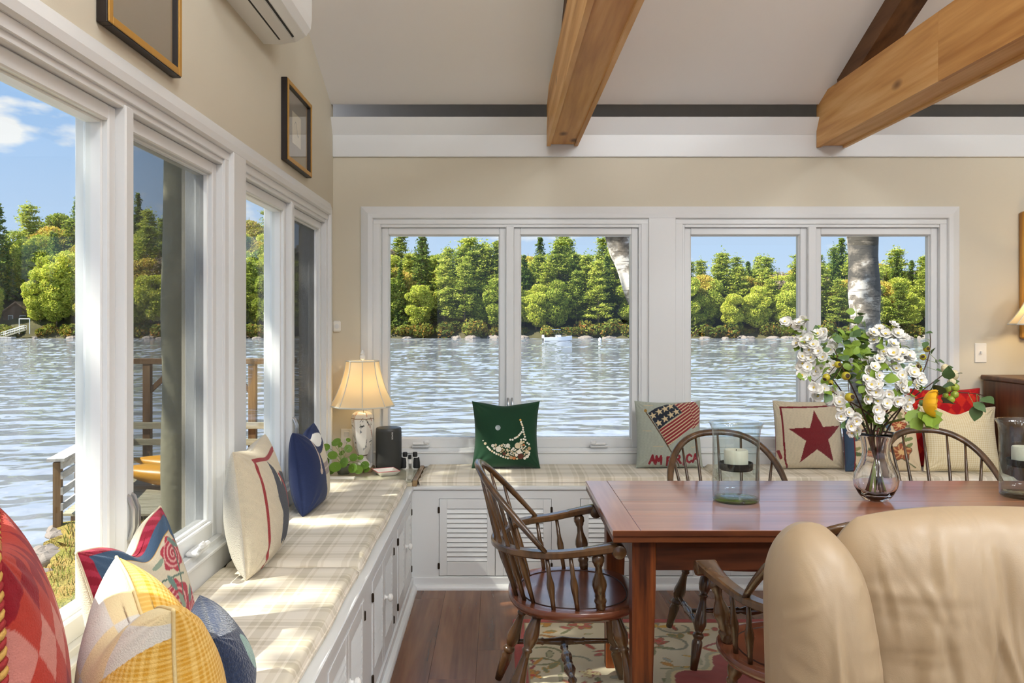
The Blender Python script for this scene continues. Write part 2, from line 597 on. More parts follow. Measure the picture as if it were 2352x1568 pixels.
def casing(side, name, lo, hi, posts, sill_lo, sill_hi):
    """flat casing boards with a bevel, plus the posts between the paired windows"""
    b = bmap(side)
    ow = 0.10
    z1 = 2.120
    def prof(w):           # outer low, inner proud
        return [(0, 0), (0, -0.010), (0.012, -0.016), (w - 0.030, -0.030), (w - 0.006, -0.028), (w, -0.018), (w, 0)]
    mb = MB()
    # sides
    for a, s in ((lo, 1), (hi, -1)):
        pts0, pts1 = [], []
        for u, n in prof(ow * 0.75):
            zt = z1 - u
            q = b(a + s * u, a + s * u, n, n, 0.58, zt)
            pts0.append((q[0], q[2], q[4])); pts1.append((q[0], q[2], q[5]))
        mb.rings([pts0, pts1])
    p0, p1 = [], []
    for u, n in prof(ow * 0.75):
        q = b(lo + u, hi - u, n, n, z1 - u, z1 - u)
        if side == 'back':
            p0.append((q[0], q[2], q[4])); p1.append((q[1], q[2], q[4]))
        else:
            p0.append((q[0], q[2], q[4])); p1.append((q[0], q[3], q[4]))
    mb.rings([p0, p1])
    for a0, a1 in posts:
        mb.box(*b(a0 - 0.042, a0 + 0.002, -0.011, 0.0, 0.58, ZT + 0.03), 0.002)
        mb.box(*b(a1 - 0.002, a1 + 0.044, -0.011, 0.0, 0.58, ZT + 0.03), 0.002)
        mb.box(*b(a0, a1, -0.030, 0.0, 0.58, z1 - 0.07, 0.0), 0.003)
    # inner fillet and apron below the sashes
    mb.box(*b(lo + 0.075, hi - 0.075, -0.012, 0.0, ZT, z1 - 0.074), 0.002)
    for a0, a1 in ((lo + 0.07, lo + 0.115), (hi - 0.115, hi - 0.07)):
        mb.box(*b(a0, a1, -0.010, 0.0, 0.58, ZT + 0.03), 0.002)
    mb.box(*b(sill_lo, sill_hi, -0.018, 0.0, 0.575, 0.655), 0.003)
    mb.box(*b(sill_lo, sill_hi, -0.026, 0.0, 0.655, 0.668), 0.003)
    return tag(mb.build(name, M['white']), 'white painted window casing on the %s wall' % ('back' if side == 'back' else 'left'), kind='structure')
casing('back', 'trim_2', -0.815, 2.740, [(0.892, 1.052)], -0.74, 2.665)
casing('left', 'trim_3', 1.33, 4.872, [(3.03, 3.178)], 1.36, 4.85)

M['screen'] = None
def make_screen_mat():
    m, n, l, b = nt('insect_screen')
    b.inputs['Base Color'].default_value = (0.035, 0.035, 0.035, 1)
    b.inputs['Roughness'].default_value = 0.7
    tr = n.new('ShaderNodeBsdfTransparent')
    geo = n.new('ShaderNodeNewGeometry')
    dt = n.new('ShaderNodeVectorMath'); dt.operation = 'DOT_PRODUCT'
    l.new(geo.outputs['Incoming'], dt.inputs[0]); l.new(geo.outputs['Normal'], dt.inputs[1])
    ab = n.new('ShaderNodeMath'); ab.operation = 'ABSOLUTE'; l.new(dt.outputs['Value'], ab.inputs[0])
    dv = n.new('ShaderNodeMath'); dv.operation = 'DIVIDE'; dv.inputs[0].default_value = 0.145; dv.use_clamp = True
    l.new(ab.outputs[0], dv.inputs[1])
    mx = n.new('ShaderNodeMixShader')
    l.new(dv.outputs[0], mx.inputs[0]); l.new(tr.outputs[0], mx.inputs[1]); l.new(b.outputs[0], mx.inputs[2])
    l.new(mx.outputs[0], n['Material Output'].inputs['Surface'])
    return m
M['screen'] = make_screen_mat()

def ring(mb, b, a0, a1, z0, z1, wa, wz, n0, n1, c=0.002):
    """rectangular frame; wa side width, wz top/bottom width (bottom, top)"""
    mb.box(*b(a0, a0 + wa, n0, n1, z0, z1), c); mb.box(*b(a1 - wa, a1, n0, n1, z0, z1), c)
    mb.box(*b(a0 + wa, a1 - wa, n0, n1, z0, z0 + wz[0]), c); mb.box(*b(a0 + wa, a1 - wa, n0, n1, z1 - wz[1], z1), c)
    return mb

def crank(b, a, s, parent):
    mb = MB()
    mb.box(*b(a - 0.055, a + 0.055, -0.030, 0.012, 0.690, 0.706), 0.006)
    mb.box(*b(a - 0.048, a + 0.040, -0.040, -0.022, 0.706, 0.722), 0.006)
    mb.box(*b(a + s * 0.02, a + s * 0.055, -0.046, -0.030, 0.712, 0.735), 0.006)
    return mb.build('crank_handle', M['white'], parent)

def latch(b, a, parent, m):
    q = lambda n, z: b(a, a, n, n, z, z)
    pts = []
    for z, n in ((0.86, 0.0), (0.868, -0.016), (0.90, -0.026), (0.945, -0.026), (0.975, -0.014), (0.985, 0.0)):
        t = q(n, z); pts.append((t[0], t[2], t[4]))
    MB().tube(pts, 0.007, 8).build('sash_latch', m, parent, 'auto')

def window(side, k, a0, a1, screens, cranks, near_low):
    b = bmap(side)
    root = empty('window_%d' % k, (0, 0, 0))
    loc = b(0.5 * (a0 + a1), 0.5 * (a0 + a1), 0, 0, ZB, ZB)
    root.location = (loc[0], loc[2], loc[4])
    tag(root, 'paired white casement window %s' % {1: 'in the left wall by the corner lamp', 2: 'in the left wall above the floral pillow', 3: 'in the back wall behind the green pillow', 4: 'in the back wall behind the flower vase'}[k], kind='structure')
    f = MB()
    ring(f, b, a0 - 0.002, a1 + 0.002, ZB - 0.004, ZT + 0.004, 0.022, (0.03, 0.022), -0.004, 0.13)
    f.build('frame', M['white'], root)
    mid = 0.5 * (a0 + a1)
    MB().box(*b(mid - 0.024, mid + 0.024, -0.010, 0.125, ZB + 0.02, ZT - 0.01), 0.004).build('mullion', M['white'], root)
    for s, (p0, p1) in enumerate(((a0 + 0.020, mid - 0.022), (mid + 0.022, a1 - 0.020))):
        sh = MB()
        ring(sh, b, p0, p1, ZB + 0.024, ZT - 0.018, 0.040, (0.055, 0.042), 0.018, 0.085, 0.004)
        ring(sh, b, p0 + 0.036, p1 - 0.036, ZB + 0.074, ZT - 0.056, 0.010, (0.012, 0.010), 0.034, 0.078, 0.003)
        so = sh.build('sash', M['white'], root)
        MB().box(*b(p0 + 0.042, p1 - 0.042, 0.060, 0.064, ZB + 0.080, ZT - 0.062)).build('glass_pane', M['glass'], so)
        if s in screens:
            sc = empty_part = MB().box(*b(p0 + 0.044, p1 - 0.044, 0.0485, 0.0495, ZB + 0.082, ZT - 0.064))
            sc.build('insect_screen', M['screen'], so)
        if s in cranks:
            crank(b, cranks[s], 1 if s == 0 else -1, so)
        latch(b, mid + (-0.012 if s == 0 else 0.012) - 0.0, so, M['silver'])
    return root

window('left', 1, LEFT[0][0], LEFT[0][1], (1,), {}, 0)
window('left', 2, LEFT[1][0], LEFT[1][1], (1,), {1: 2.72}, 0)
window('back', 3, BACK[0][0], BACK[0][1], (), {0: -0.46, 1: 0.60}, 0)
window('back', 4, BACK[1][0], BACK[1][1], (), {}, 0)

# tie beams and rafters
def beam(x0, x1, y1, z0, z1, label, seam):
    r = empty('tie_beam', (0.5 * (x0 + x1), y1, z0), label=label, cat='beam')
    ya = YR + 0.3
    for s, (p, q) in enumerate(((x0, x0 + 0.022), (x1 - 0.022, x1))):
        cuts = [ya, seam, y1] if seam else [ya, y1]
        for c0, c1_ in zip(cuts[:-1], cuts[1:]):
            mb = MB()
            zc = lambda y: min(z1, ceil_z(y) + 0.02)
            poly = [(c0, z0), (c1_ - 0.001, z0), (c1_ - 0.001, zc(c1_))]
            if c1_ == y1:
                poly += [(y1 - 0.13, z1)]
            poly += [(c0, z1)]
            mb.prism(poly, 0, p, q)
            mb.build('side_board', M['beam'], r)
    MB().box(x0 + 0.022, x1 - 0.022, ya, y1, z0 + 0.012, z0 + 0.036).build('bottom_board', M['beam'], r)
    MB().box(x0 + 0.022, x1 - 0.022, ya, y1 - 0.16, z1 - 0.03, z1 - 0.005).build('top_board', M['beam'], r)
    return r
beam(0.288, 0.472, 4.975, 2.474, 2.775, 'knotty pine tie beam nearest the small gold picture frame', None)
beam(1.885, 2.062, 4.975, 2.466, 2.765, 'knotty pine tie beam below the dark rafter, over the table', 3.6)

def rafter(x0, x1, label):
    y0, y1 = RIDGE_Y, 4.72
    mb = MB().prism([(y0, ceil_z(y0) - 0.13), (y1, ceil_z(y1) - 0.13), (y1, ceil_z(y1) - 0.001), (y0, ceil_z(y0) - 0.001)], 0, x0, x1)
    o = mb.build('rafter_beam', M['rafter'])
    return tag(o, label, 'beam')
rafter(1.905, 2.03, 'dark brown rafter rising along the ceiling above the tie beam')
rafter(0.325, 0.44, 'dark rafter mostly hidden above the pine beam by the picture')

# unseen fill lights added behind the camera, shaped as pendants
M['fill_glow'] = plain('fill_pendant_glow', 'fff6e8', 0.5, emit='fff2dc', estr=6.0)
def fill_pendant(x, y, power, label):
    z = ceil_z(y) - 0.30
    r = empty('fill_pendant', (x, y, z), label=label, cat='light', group='added fill pendants behind the viewer')
    MB().lathe([(0.0, 0.10), (0.02, 0.10), (0.02, 0.13), (0.05, 0.14), (0.30, 0.03), (0.31, 0.02), (0.30, 0.022), (0.05, 0.13), (0.0, 0.12)], (x, y, z), 28).build('shade', M['white'], r, 'auto')
    MB().tube([(x, y, z + 0.1), (x, y, ceil_z(y))], 0.006, 6).build('cord', M['bronze'], r)
    MB().lathe([(0.0, -0.02), (0.04, -0.005), (0.05, 0.03), (0.03, 0.07), (0.0, 0.09)], (x, y, z), 16).build('bulb', M['fill_glow'], r, True)
    d = bpy.data.lights.new('bulb_light', 'POINT')
    d.energy = power; d.shadow_soft_size = 0.25; d.color = (0.93, 0.97, 1.0)
    lo = bpy.data.objects.new('bulb_light', d); COL.objects.link(lo)
    lo.location = (x, y, z - 0.22)
    adopt(lo, r)
for X_, Y_, W_, L_ in ((0.2, 0.35, 88, 'added fill pendant behind the viewer, first from the left windows'), (2.0, 0.35, 88, 'added fill pendant behind the viewer, second from the left windows'),
                       (3.8, 0.35, 88, 'added fill pendant behind the viewer, third from the left windows'), (1.0, -1.2, 88, 'added fill pendant at the back of the room'), (3.0, -1.2, 88, 'added fill pendant at the back of the room, by the side wall')):
    fill_pendant(X_, Y_, W_, L_)

# ================================================================== window seats
FX, FY, ZS = -0.465, 4.526, 0.550       # bench faces and wooden seat height
M['cushion'] = plaid('plaid_cushion', 'eae1d1', 'd5cab5', 'c6bca6', 7.0, 7.0)
M['knob'] = plain('white_porcelain_knob', 'f1f0ec', 0.2)

def fmap(side):
    """(a along the bench, n out of its face, z)"""
    if side == 'back':
        return lambda a0, a1, n0, n1, z0, z1: (a0, a1, FY - n1, FY - n0, z0, z1)
    return lambda a0, a1, n0, n1, z0, z1: (FX + n0, FX + n1, a0, a1, z0, z1)

D0, D1 = 0.070, 0.481
slat_cache = {}
def louver_slat(side, wdt):
    key = (side, round(wdt, 3))
    if key not in slat_cache:
        b = fmap(side)
        mb = MB()
        poly = [(0.002, 0.0), (-0.012, 0.026), (-0.009, 0.029), (0.005, 0.003)]   # (n, z) tilted blade
        p0, p1 = [], []
        for n, z in poly:
            if side == 'back':
                p0.append((0, -n, z)); p1.append((wdt, -n, z))
            else:
                p0.append((n, 0, z)); p1.append((n, wdt, z))
        mb.rings([p0, p1])
        slat_cache[key] = mb.mesh('slat', M['bench'])
    return slat_cache[key]

def louver_door(side, parent, a0, a1, hinge_low, knob):
    b = fmap(side)
    mb = MB()
    sw = 0.042
    mb.box(*b(a0, a0 + sw, -0.018, 0.004, D0, D1), 0.0015); mb.box(*b(a1 - sw, a1, -0.018, 0.004, D0, D1), 0.0015)
    mb.box(*b(a0 + sw, a1 - sw, -0.018, 0.003, D1 - 0.052, D1), 0.0015); mb.box(*b(a0 + sw, a1 - sw, -0.018, 0.003, D0, D0 + 0.074), 0.0015)
    mb.box(*b(a0 + sw, a1 - sw, -0.022, -0.0155, D0 + 0.07, D1 - 0.05))
    door = mb.build('door', M['bench'], parent)
    me = louver_slat(side, a1 - a0 - 2 * sw)
    z = D0 + 0.076
    while z < D1 - 0.062:
        o = bpy.data.objects.new('slat', me); COL.objects.link(o)
        o.location = (a0 + sw, FY, z) if side == 'back' else (FX, a0 + sw, z)
        adopt(o, door)
        z += 0.0257
    ha = a0 - 0.002 if hinge_low else a1 + 0.002
    for z in (D0 + 0.035, D1 - 0.075):
        MB().box(*b(ha - 0.006, ha + 0.006, 0.0, 0.009, z, z + 0.034), 0.003).build('hinge', M['bronze'], door)
    if knob:
        a = a1 - 0.020 if hinge_low else a0 + 0.020
        q = b(a, a, 0, 0, 0.315, 0.315)
        base = Vector((q[0], q[2] if side == 'left' else FY, 0.315))
        dr = Vector((0, -1, 0)) if side == 'back' else Vector((1, 0, 0))
        prof = [(0, 0.013), (0.004, 0.013), (0.008, 0.007), (0.016, 0.007), (0.022, 0.015), (0.030, 0.0165), (0.036, 0.012), (0.039, 0.004)]
        MB().tube([base + dr * t for t, _ in prof], [r for _, r in prof], 14).build('knob', M['knob'], door, 'auto')

def bench(side, lo, hi, pairs, name, label):
    b = fmap(side)
    loc = b(0.5 * (lo + hi), 0.5 * (lo + hi), 0, 0, 0, 0)
    r = empty(name, (loc[0], loc[2], 0), label=label, cat='window seat')
    dep = (YW - FY) if side == 'back' else (FX - XW)
    f = MB()
    f.box(*b(lo, hi, -0.03, 0.0, D1 + 0.003, ZS - 0.018)); f.box(*b(lo, hi, -0.03, 0.0, 0.0, D0 - 0.003))
    edges = [lo] + [v for p in pairs for v in p] + [hi]
    for e0, e1 in zip(edges[0::2], edges[1::2]):
        f.box(*b(e0, e1 - 0.0 , -0.03, 0.0, D0 - 0.003, D1 + 0.003))
    f.box(*b(lo, hi, -dep + 0.002, -0.03, 0.02, 0.04))
    f.build('face_frame', M['bench'], r)
    MB().box(*b(lo, hi, -dep + 0.001, 0.012, ZS - 0.018, ZS), 0.003).build('seat_board', M['bench'], r)
    bs = MB()
    bs.box(*b(lo, hi, 0.0, 0.010, 0.0, 0.062), 0.002)
    q = [(0, 0.0), (0.026, 0.0), (0.025, 0.010), (0.020, 0.019), (0.011, 0.025), (0, 0.026)]
    p0, p1 = [], []
    for n, z in q:
        g = b(lo, hi, n + 0.008, n + 0.008, z, z)
        if side == 'back': p0.append((g[0], g[2], z)); p1.append((g[1], g[2], z))
        else: p0.append((g[0], g[2], z)); p1.append((g[0], g[3], z))
    bs.rings([p0, p1])
    bs.build('baseboard', M['white'], r)
    for k, (p0_, p1_) in enumerate(pairs):
        m_ = 0.5 * (p0_ + p1_)
        louver_door(side, r, p0_ + 0.002, m_ - 0.0015, True, False)
        louver_door(side, r, m_ + 0.0015, p1_ - 0.002, False, True)
    return r
bench('back', FX, 2.84, [(-0.319, 0.288), (0.443, 1.05), (1.205, 1.81), (1.967, 2.57)], 'window_seat', 'white louvred bench cabinet under the back windows')
bench('left', 1.05, FY - 0.001, [(1.50, 2.12), (2.29, 2.90), (3.09, 3.71), (3.87, 4.47)], 'window_seat', 'white louvred bench cabinet under the left windows')

def cushion(x0, x1, y0, y1, z0, th, label, seed, group='plaid window seat cushions'):
    """thin knife-edge seat pad with a slightly lumpy top"""
    nx, ny = 60, 60
    u = np.linspace(-1, 1, nx); v = np.linspace(-1, 1, ny)
    U, V = np.meshgrid(u, v, indexing='ij')
    w, h = x1 - x0, y1 - y0
    r = np.random.RandomState(seed)
    def lump(U, V):
        z = 0
        for _ in range(7):
            a, c, p, q = r.uniform(1, 6), r.uniform(1, 6), r.uniform(0, 6.3), r.uniform(0.15, 1)
            z = z + q * np.sin(a * U * w * 2 + p) * np.sin(c * V * h * 2 + p * 1.7)
        return z / 7
    ex = 1 - np.clip((np.abs(U) * w / 2 - (w / 2 - 0.022)) / 0.022, 0, 1) ** 2
    ey = 1 - np.clip((np.abs(V) * h / 2 - (h / 2 - 0.022)) / 0.022, 0, 1) ** 2
    prof = np.sqrt(np.clip(ex * ey, 0, 1))
    lp = lump(U, V)
    Xp = U * w / 2 + 0.003 * np.sin(V * 9 + seed) * (np.abs(U) > 0.9)
    Yp = V * h / 2 + 0.003 * np.sin(U * 8 + seed) * (np.abs(V) > 0.9)
    top = th * (0.42 + 0.58 * prof) + lp * 0.006 * prof
    P = np.stack([Xp, Yp, top], -1)
    side_u = np.concatenate([P[:, 0], P[1:, -1], P[-2::-1, -1][:0]])
    me = bpy.data.meshes.new('seat_cushion')
    idx = np.arange(nx * ny).reshape(nx, ny)
    q = np.stack([idx[:-1, :-1], idx[1:, :-1], idx[1:, 1:], idx[:-1, 1:]], -1).reshape(-1, 4)
    loop = np.concatenate([idx[:, 0], idx[-1, 1:], idx[-2::-1, -1], idx[0, -2:0:-1]])
    Pf = P.reshape(-1, 3)
    low = Pf[loop].copy(); low[:, 2] = 0.0
    low[:, 0] *= (w / 2 - 0.004) / (w / 2); low[:, 1] *= (h / 2 - 0.004) / (h / 2)
    b0 = len(Pf)
    n = len(loop)
    k = np.arange(n); k2 = (k + 1) % n
    sq = np.stack([loop[k], b0 + k, b0 + k2, loop[k2]], -1)
    fill_mesh(me, np.concatenate([Pf, low]), np.concatenate([q, sq]), M['cushion'])
    o = new_obj('seat_cushion', me, None, (0.5 * (x0 + x1), 0.5 * (y0 + y1), z0))
    tag(o, label, 'cushion', group)
    pm = MB()
    pts = [Pf[i] + np.array([0, 0, 0.001]) for i in loop[::3]]
    pts.append(pts[0])
    pm.tube(pts, 0.0035, 6, cap=False)
    me2 = pm.mesh('piping', M['cushion'], True)
    p = bpy.data.objects.new('piping', me2); COL.objects.link(p)
    p.parent = o
    return o
cushion(XW + 0.022, -0.483, 2.925, 4.505, ZS, 0.045, 'plaid seat cushion on the left bench beside the corner lamp', 3)
cushion(XW + 0.022, -0.483, 1.12, 2.915, ZS, 0.045, 'sunlit plaid seat cushion on the left bench near the floral pillow', 4)
cushion(-0.43, 1.197, 4.545, YW - 0.020, ZS, 0.045, 'plaid seat cushion under the green velvet pillow', 5)
cushion(1.206, 2.83, 4.545, YW - 0.020, ZS, 0.045, 'plaid seat cushion under the red star pillow', 6)

# glass-covered corner table between the two benches
M['corner_top'] = plain('pale_corner_top', 'cfc3a8', 0.35, bump=0.02)
M['corner_glass'] = plain('corner_glass', 'b9b59f', 0.06, spec=0.8)
M['corner_wood'] = wood('corner_edge', '6b5238', '8e7350', 'a78b63', 'X', 1.0)
ct = empty('corner_table', (-0.72, 4.77, ZS), label='glass topped corner table holding the lamp and speaker', cat='table')
MB().box(XW + 0.002, -0.462, 4.515, YW - 0.001, ZS + 0.0, ZS + 0.022, 0.002).build('table_board', M['corner_top'], ct)
MB().box(XW + 0.030, -0.466, 4.512, YW - 0.03, ZS + 0.0225, ZS + 0.030, 0.0015).build('glass_top', M['corner_glass'], ct)
MB().box(-0.461, -0.437, 4.515, YW - 0.002, ZS + 0.0, ZS + 0.034, 0.003).build('edge_strip', M['corner_wood'], ct)
ZC = ZS + 0.030

# ================================================================== rug
def paint_rug():
    x0, x1, y0, y1 = 0.07, 2.75, 1.75, 4.04
    nx, ny = 430, 370
    X, Y = np.meshgrid(np.linspace(x0, x1, nx), np.linspace(y0, y1, ny), indexing='ij')
    R = np.random.RandomState(5)
    def fuzz(s, k=5, seed=0):
        r = np.random.RandomState(seed); z = 0
        for _ in range(k):
            a, c, p = r.uniform(-s, s), r.uniform(-s, s), r.uniform(0, 6.3)
            z = z + np.sin(a * X + c * Y + p)
        return z / k
    C = np.empty((nx, ny, 3), np.float32)
    C[:] = H('d8ccae')
    C *= (1 + 0.05 * fuzz(25, 6, 1))[..., None]
    def put(mask, col): C[mask] = H(col)
    e = np.minimum.reduce([X - x0, x1 - X, Y - y0, y1 - Y])
    def vine(px_, py_, w, col):
        for i in range(len(px_) - 1):
            ax, ay, bx, by = px_[i], py_[i], px_[i + 1], py_[i + 1]
            lo, hi = np.searchsorted(X[:, 0], [min(ax, bx) - .03, max(ax, bx) + .03])
            l2, h2 = np.searchsorted(Y[0], [min(ay, by) - .03, max(ay, by) + .03])
            if hi <= lo or h2 <= l2: continue
            sx, sy = X[lo:hi, l2:h2], Y[lo:hi, l2:h2]
            t = np.clip(((sx - ax) * (bx - ax) + (sy - ay) * (by - ay)) / ((bx - ax) ** 2 + (by - ay) ** 2 + 1e-9), 0, 1)
            d = np.hypot(sx - ax - t * (bx - ax), sy - ay - t * (by - ay))
            C[lo:hi, l2:h2][d < w] = H(col)
    def leaf(cx, cy, an, L, Wd, col, edge=None):
        lo, hi = np.searchsorted(X[:, 0], [cx - L, cx + L]); l2, h2 = np.searchsorted(Y[0], [cy - L, cy + L])
        sx, sy = X[lo:hi, l2:h2] - cx, Y[lo:hi, l2:h2] - cy
        a = sx * math.cos(an) + sy * math.sin(an); bb = -sx * math.sin(an) + sy * math.cos(an)
        q = (a / L) ** 2 + (bb / Wd) ** 2 + 0.4 * a / L * (bb / Wd)
        sub = C[lo:hi, l2:h2]
        if edge: sub[q < 1.0] = H(edge)
        sub[q < 0.62] = H(col)
    def flower(cx, cy, s, cols):
        for k in range(6):
            a = k * PI / 3 + R.uniform(0, 1)
            leaf(cx + math.cos(a) * s * .55, cy + math.sin(a) * s * .55, a, s * .55, s * .3, cols[0], cols[2])
        leaf(cx, cy, 0, s * .35, s * .35, cols[1])
    # field scrolls
    for k in range(120):
        cx, cy, r0 = R.uniform(x0, x1), R.uniform(y0, y1), R.uniform(.07, .17)
        t = np.linspace(0, R.uniform(3, 5.5), 26); a0 = R.uniform(0, 6.3); s = R.choice([-1, 1])
        rr = r0 * (1 - .12 * t)
        vine(cx + rr * np.cos(a0 + s * t), cy + rr * np.sin(a0 + s * t), .0075, R.choice(['8a885e', '98947a', 'b07c4a', 'a05248']))
    for k in range(620):
        leaf(R.uniform(x0, x1), R.uniform(y0, y1), R.uniform(0, 6.3), R.uniform(.02, .055), R.uniform(.008, .02),
             R.choice(['8f8d62', 'b4ad86', 'c98f3e', 'b9655a', 'a9aa98', 'd2a94c', 'b3543f']), R.choice(['7d7a55', 'b08f4e', 'a8a07c', 'c8a25a']))
    for k in range(70):
        flower(R.uniform(x0, x1), R.uniform(y0, y1), R.uniform(.035, .07), [R.choice(['c98a3c', 'bf6a58', 'd0c18f', 'c4b27a']), R.choice(['c44e37', 'e0cf9a', '8a8a60']), R.choice(['8c7b4a', '9a5a4a'])])
    # red centre with a scalloped edge
    cx, cy = 0.5 * (x0 + x1) + .1, 0.5 * (y0 + y1)
    an = np.arctan2(Y - cy, X - cx)
    rad = np.hypot((X - cx) / .92, (Y - cy) / .78)
    edge = 1 + .07 * np.abs(np.sin(an * 9)) + .03 * np.sin(an * 23)
    put(rad < edge + .045, 'b7b08c'); put(rad < edge + .02, 'd9c79a')
    put(rad < edge, 'a3473f')
    C[rad < edge] *= (1 + .12 * fuzz(120, 8, 3))[rad < edge][:, None]
    for k in range(60):
        a, q = R.uniform(0, 6.3), R.uniform(.2, .95)
        fx, fy = cx + .9 * q * math.cos(a), cy + .76 * q * math.sin(a)
        leaf(fx, fy, R.uniform(0, 6.3), R.uniform(.03, .07), R.uniform(.012, .026), R.choice(['cdbf93', 'b59a5c', '8e7f6a', 'c98f3e']), '7a332d')
    for k in range(14):
        a, q = R.uniform(0, 6.3), R.uniform(.3, .9)
        flower(cx + .9 * q * math.cos(a), cy + .76 * q * math.sin(a), .06, ['d3c08c', 'b8763a', '7b6a4a'])
    put(e < .060, '9c9673'); put(e < .052, 'a64c46')
    m_ = e < .052
    C[m_] *= (1 + .15 * fuzz(160, 8, 4))[m_][:, None]
    Z = 0.010 + 0.0012 * fuzz(140, 8, 9)
    Z[e < .004] = 0.001
    C *= 1.22
    P = np.stack([X, Y, Z], -1)
    P -= np.array([1.41, 2.9, 0])
    me = grid_mesh('rug', P, vcol('rug_pile', 1.0, 0.5, 500, sheen=0.2), C)
    o = new_obj('rug', me, None, (1.41, 2.9, 0))
    tag(o, 'floral wool rug with red border and cream field under the table', 'rug')
paint_rug()

# ================================================================== dining table
M['table'] = wood('table_top_wood', '8a4e30', 'aa6644', 'be7e57', 'X', 0.7, 0.30, 0.6, 0.12, coat=0.9)
M['table_end'] = wood('table_end_wood', '864b2f', 'a46041', 'b87853', 'Y', 0.7, 0.30, 0.6, 0.12, coat=0.9)
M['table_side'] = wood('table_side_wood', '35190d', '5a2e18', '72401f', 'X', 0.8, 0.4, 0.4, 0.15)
M['table_leg'] = wood('table_leg_wood', '38190b', '6a3517', '8a4a20', 'Z', 1.1, 0.4, 0.4, 0.15)
TX0, TX1, TY0, TY1, TZ = 0.372, 2.46, 2.728, 3.578, 0.76
tb = empty('dining_table', (0.5 * (TX0 + TX1), 0.5 * (TY0 + TY1), 0), label='reddish brown wooden farmhouse dining table with tapered square legs', cat='table')
cuts = [TY0, TY0 + 0.235, TY0 + 0.44, TY0 + 0.655, TY1]
for q0, q1 in zip(cuts[:-1], cuts[1:]):
    MB().box(TX0 + 0.092, TX1 - 0.092, q0 + 0.0004, q1 - 0.0004, TZ - 0.0195, TZ, 0.0012).build('plank', M['table'], tb)
for a0, a1 in ((TX0, TX0 + 0.0915), (TX1 - 0.0915, TX1)):
    MB().box(a0, a1, TY0, TY1, TZ - 0.0195, TZ, 0.0018).build('breadboard_end', M['table_end'], tb)
MB().box(TX0 + 0.002, TX1 - 0.002, TY0 + 0.002, TY1 - 0.002, TZ - 0.0405, TZ - 0.0215, 0.002).build('leaf_board', M['table_side'], tb)
for e0, e1 in ((TY0 - 0.0022, TY0 - 0.0002), (TY1 + 0.0002, TY1 + 0.0022)):  # dark facing strips paint shade onto the table's front and back edges
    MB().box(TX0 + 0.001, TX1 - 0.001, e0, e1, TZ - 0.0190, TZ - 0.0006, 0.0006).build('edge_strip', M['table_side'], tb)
lw = 0.078
for sx, lx in ((0, TX0 + 0.073), (1, TX1 - 0.073 - lw)):
    for sy, ly in ((0, TY0 + 0.055), (1, TY1 - 0.055 - lw)):
        tp = 0.016
        ix0 = lx + (0.0 if sx == 0 else tp); ix1 = lx + lw - (tp if sx == 0 else 0.0)
        iy0 = ly + (0.0 if sy == 0 else tp); iy1 = ly + lw - (tp if sy == 0 else 0.0)
        def sq(x0, x1, y0, y1, z, c=0.004):
            return [(x0 + c, y0, z), (x1 - c, y0, z), (x1, y0 + c, z), (x1, y1 - c, z), (x1 - c, y1, z), (x0 + c, y1, z), (x0, y1 - c, z), (x0, y0 + c, z)]
        MB().rings([sq(ix0, ix1, iy0, iy1, 0.011), sq(lx, lx + lw, ly, ly + lw, 0.56), sq(lx, lx + lw, ly, ly + lw, TZ - 0.042)]).build('leg', M['table_leg'], tb)
ax0, ax1, ay0, ay1 = TX0 + 0.082, TX1 - 0.082, TY0 + 0.064, TY1 - 0.064
for q in ((ax0 + .069, ax1 - .069, ay0, ay0 + .022), (ax0 + .069, ax1 - .069, ay1 - .022, ay1), (ax0, ax0 + .022, ay0 + .069, ay1 - .069), (ax1 - .022, ax1, ay0 + .069, ay1 - .069)):
    MB().box(*q, 0.612, TZ - 0.042, 0.002).build('apron', M['table_side'], tb)

# ================================================================== windsor armchairs
M['chair'] = wood('windsor_wood', '36240f', '523820', '68492a', 'Z', 0.6, 0.24, 0.5, 0.06, coat=0.6)
M['chair_seat'] = wood('windsor_seat', '4f2a1c', '6a3b28', '7a4932', 'X', 0.5, 0.24, 0.55, 0.05, coat=0.5)
M['groove'] = plain('seat_groove', '2c160d', 0.6)

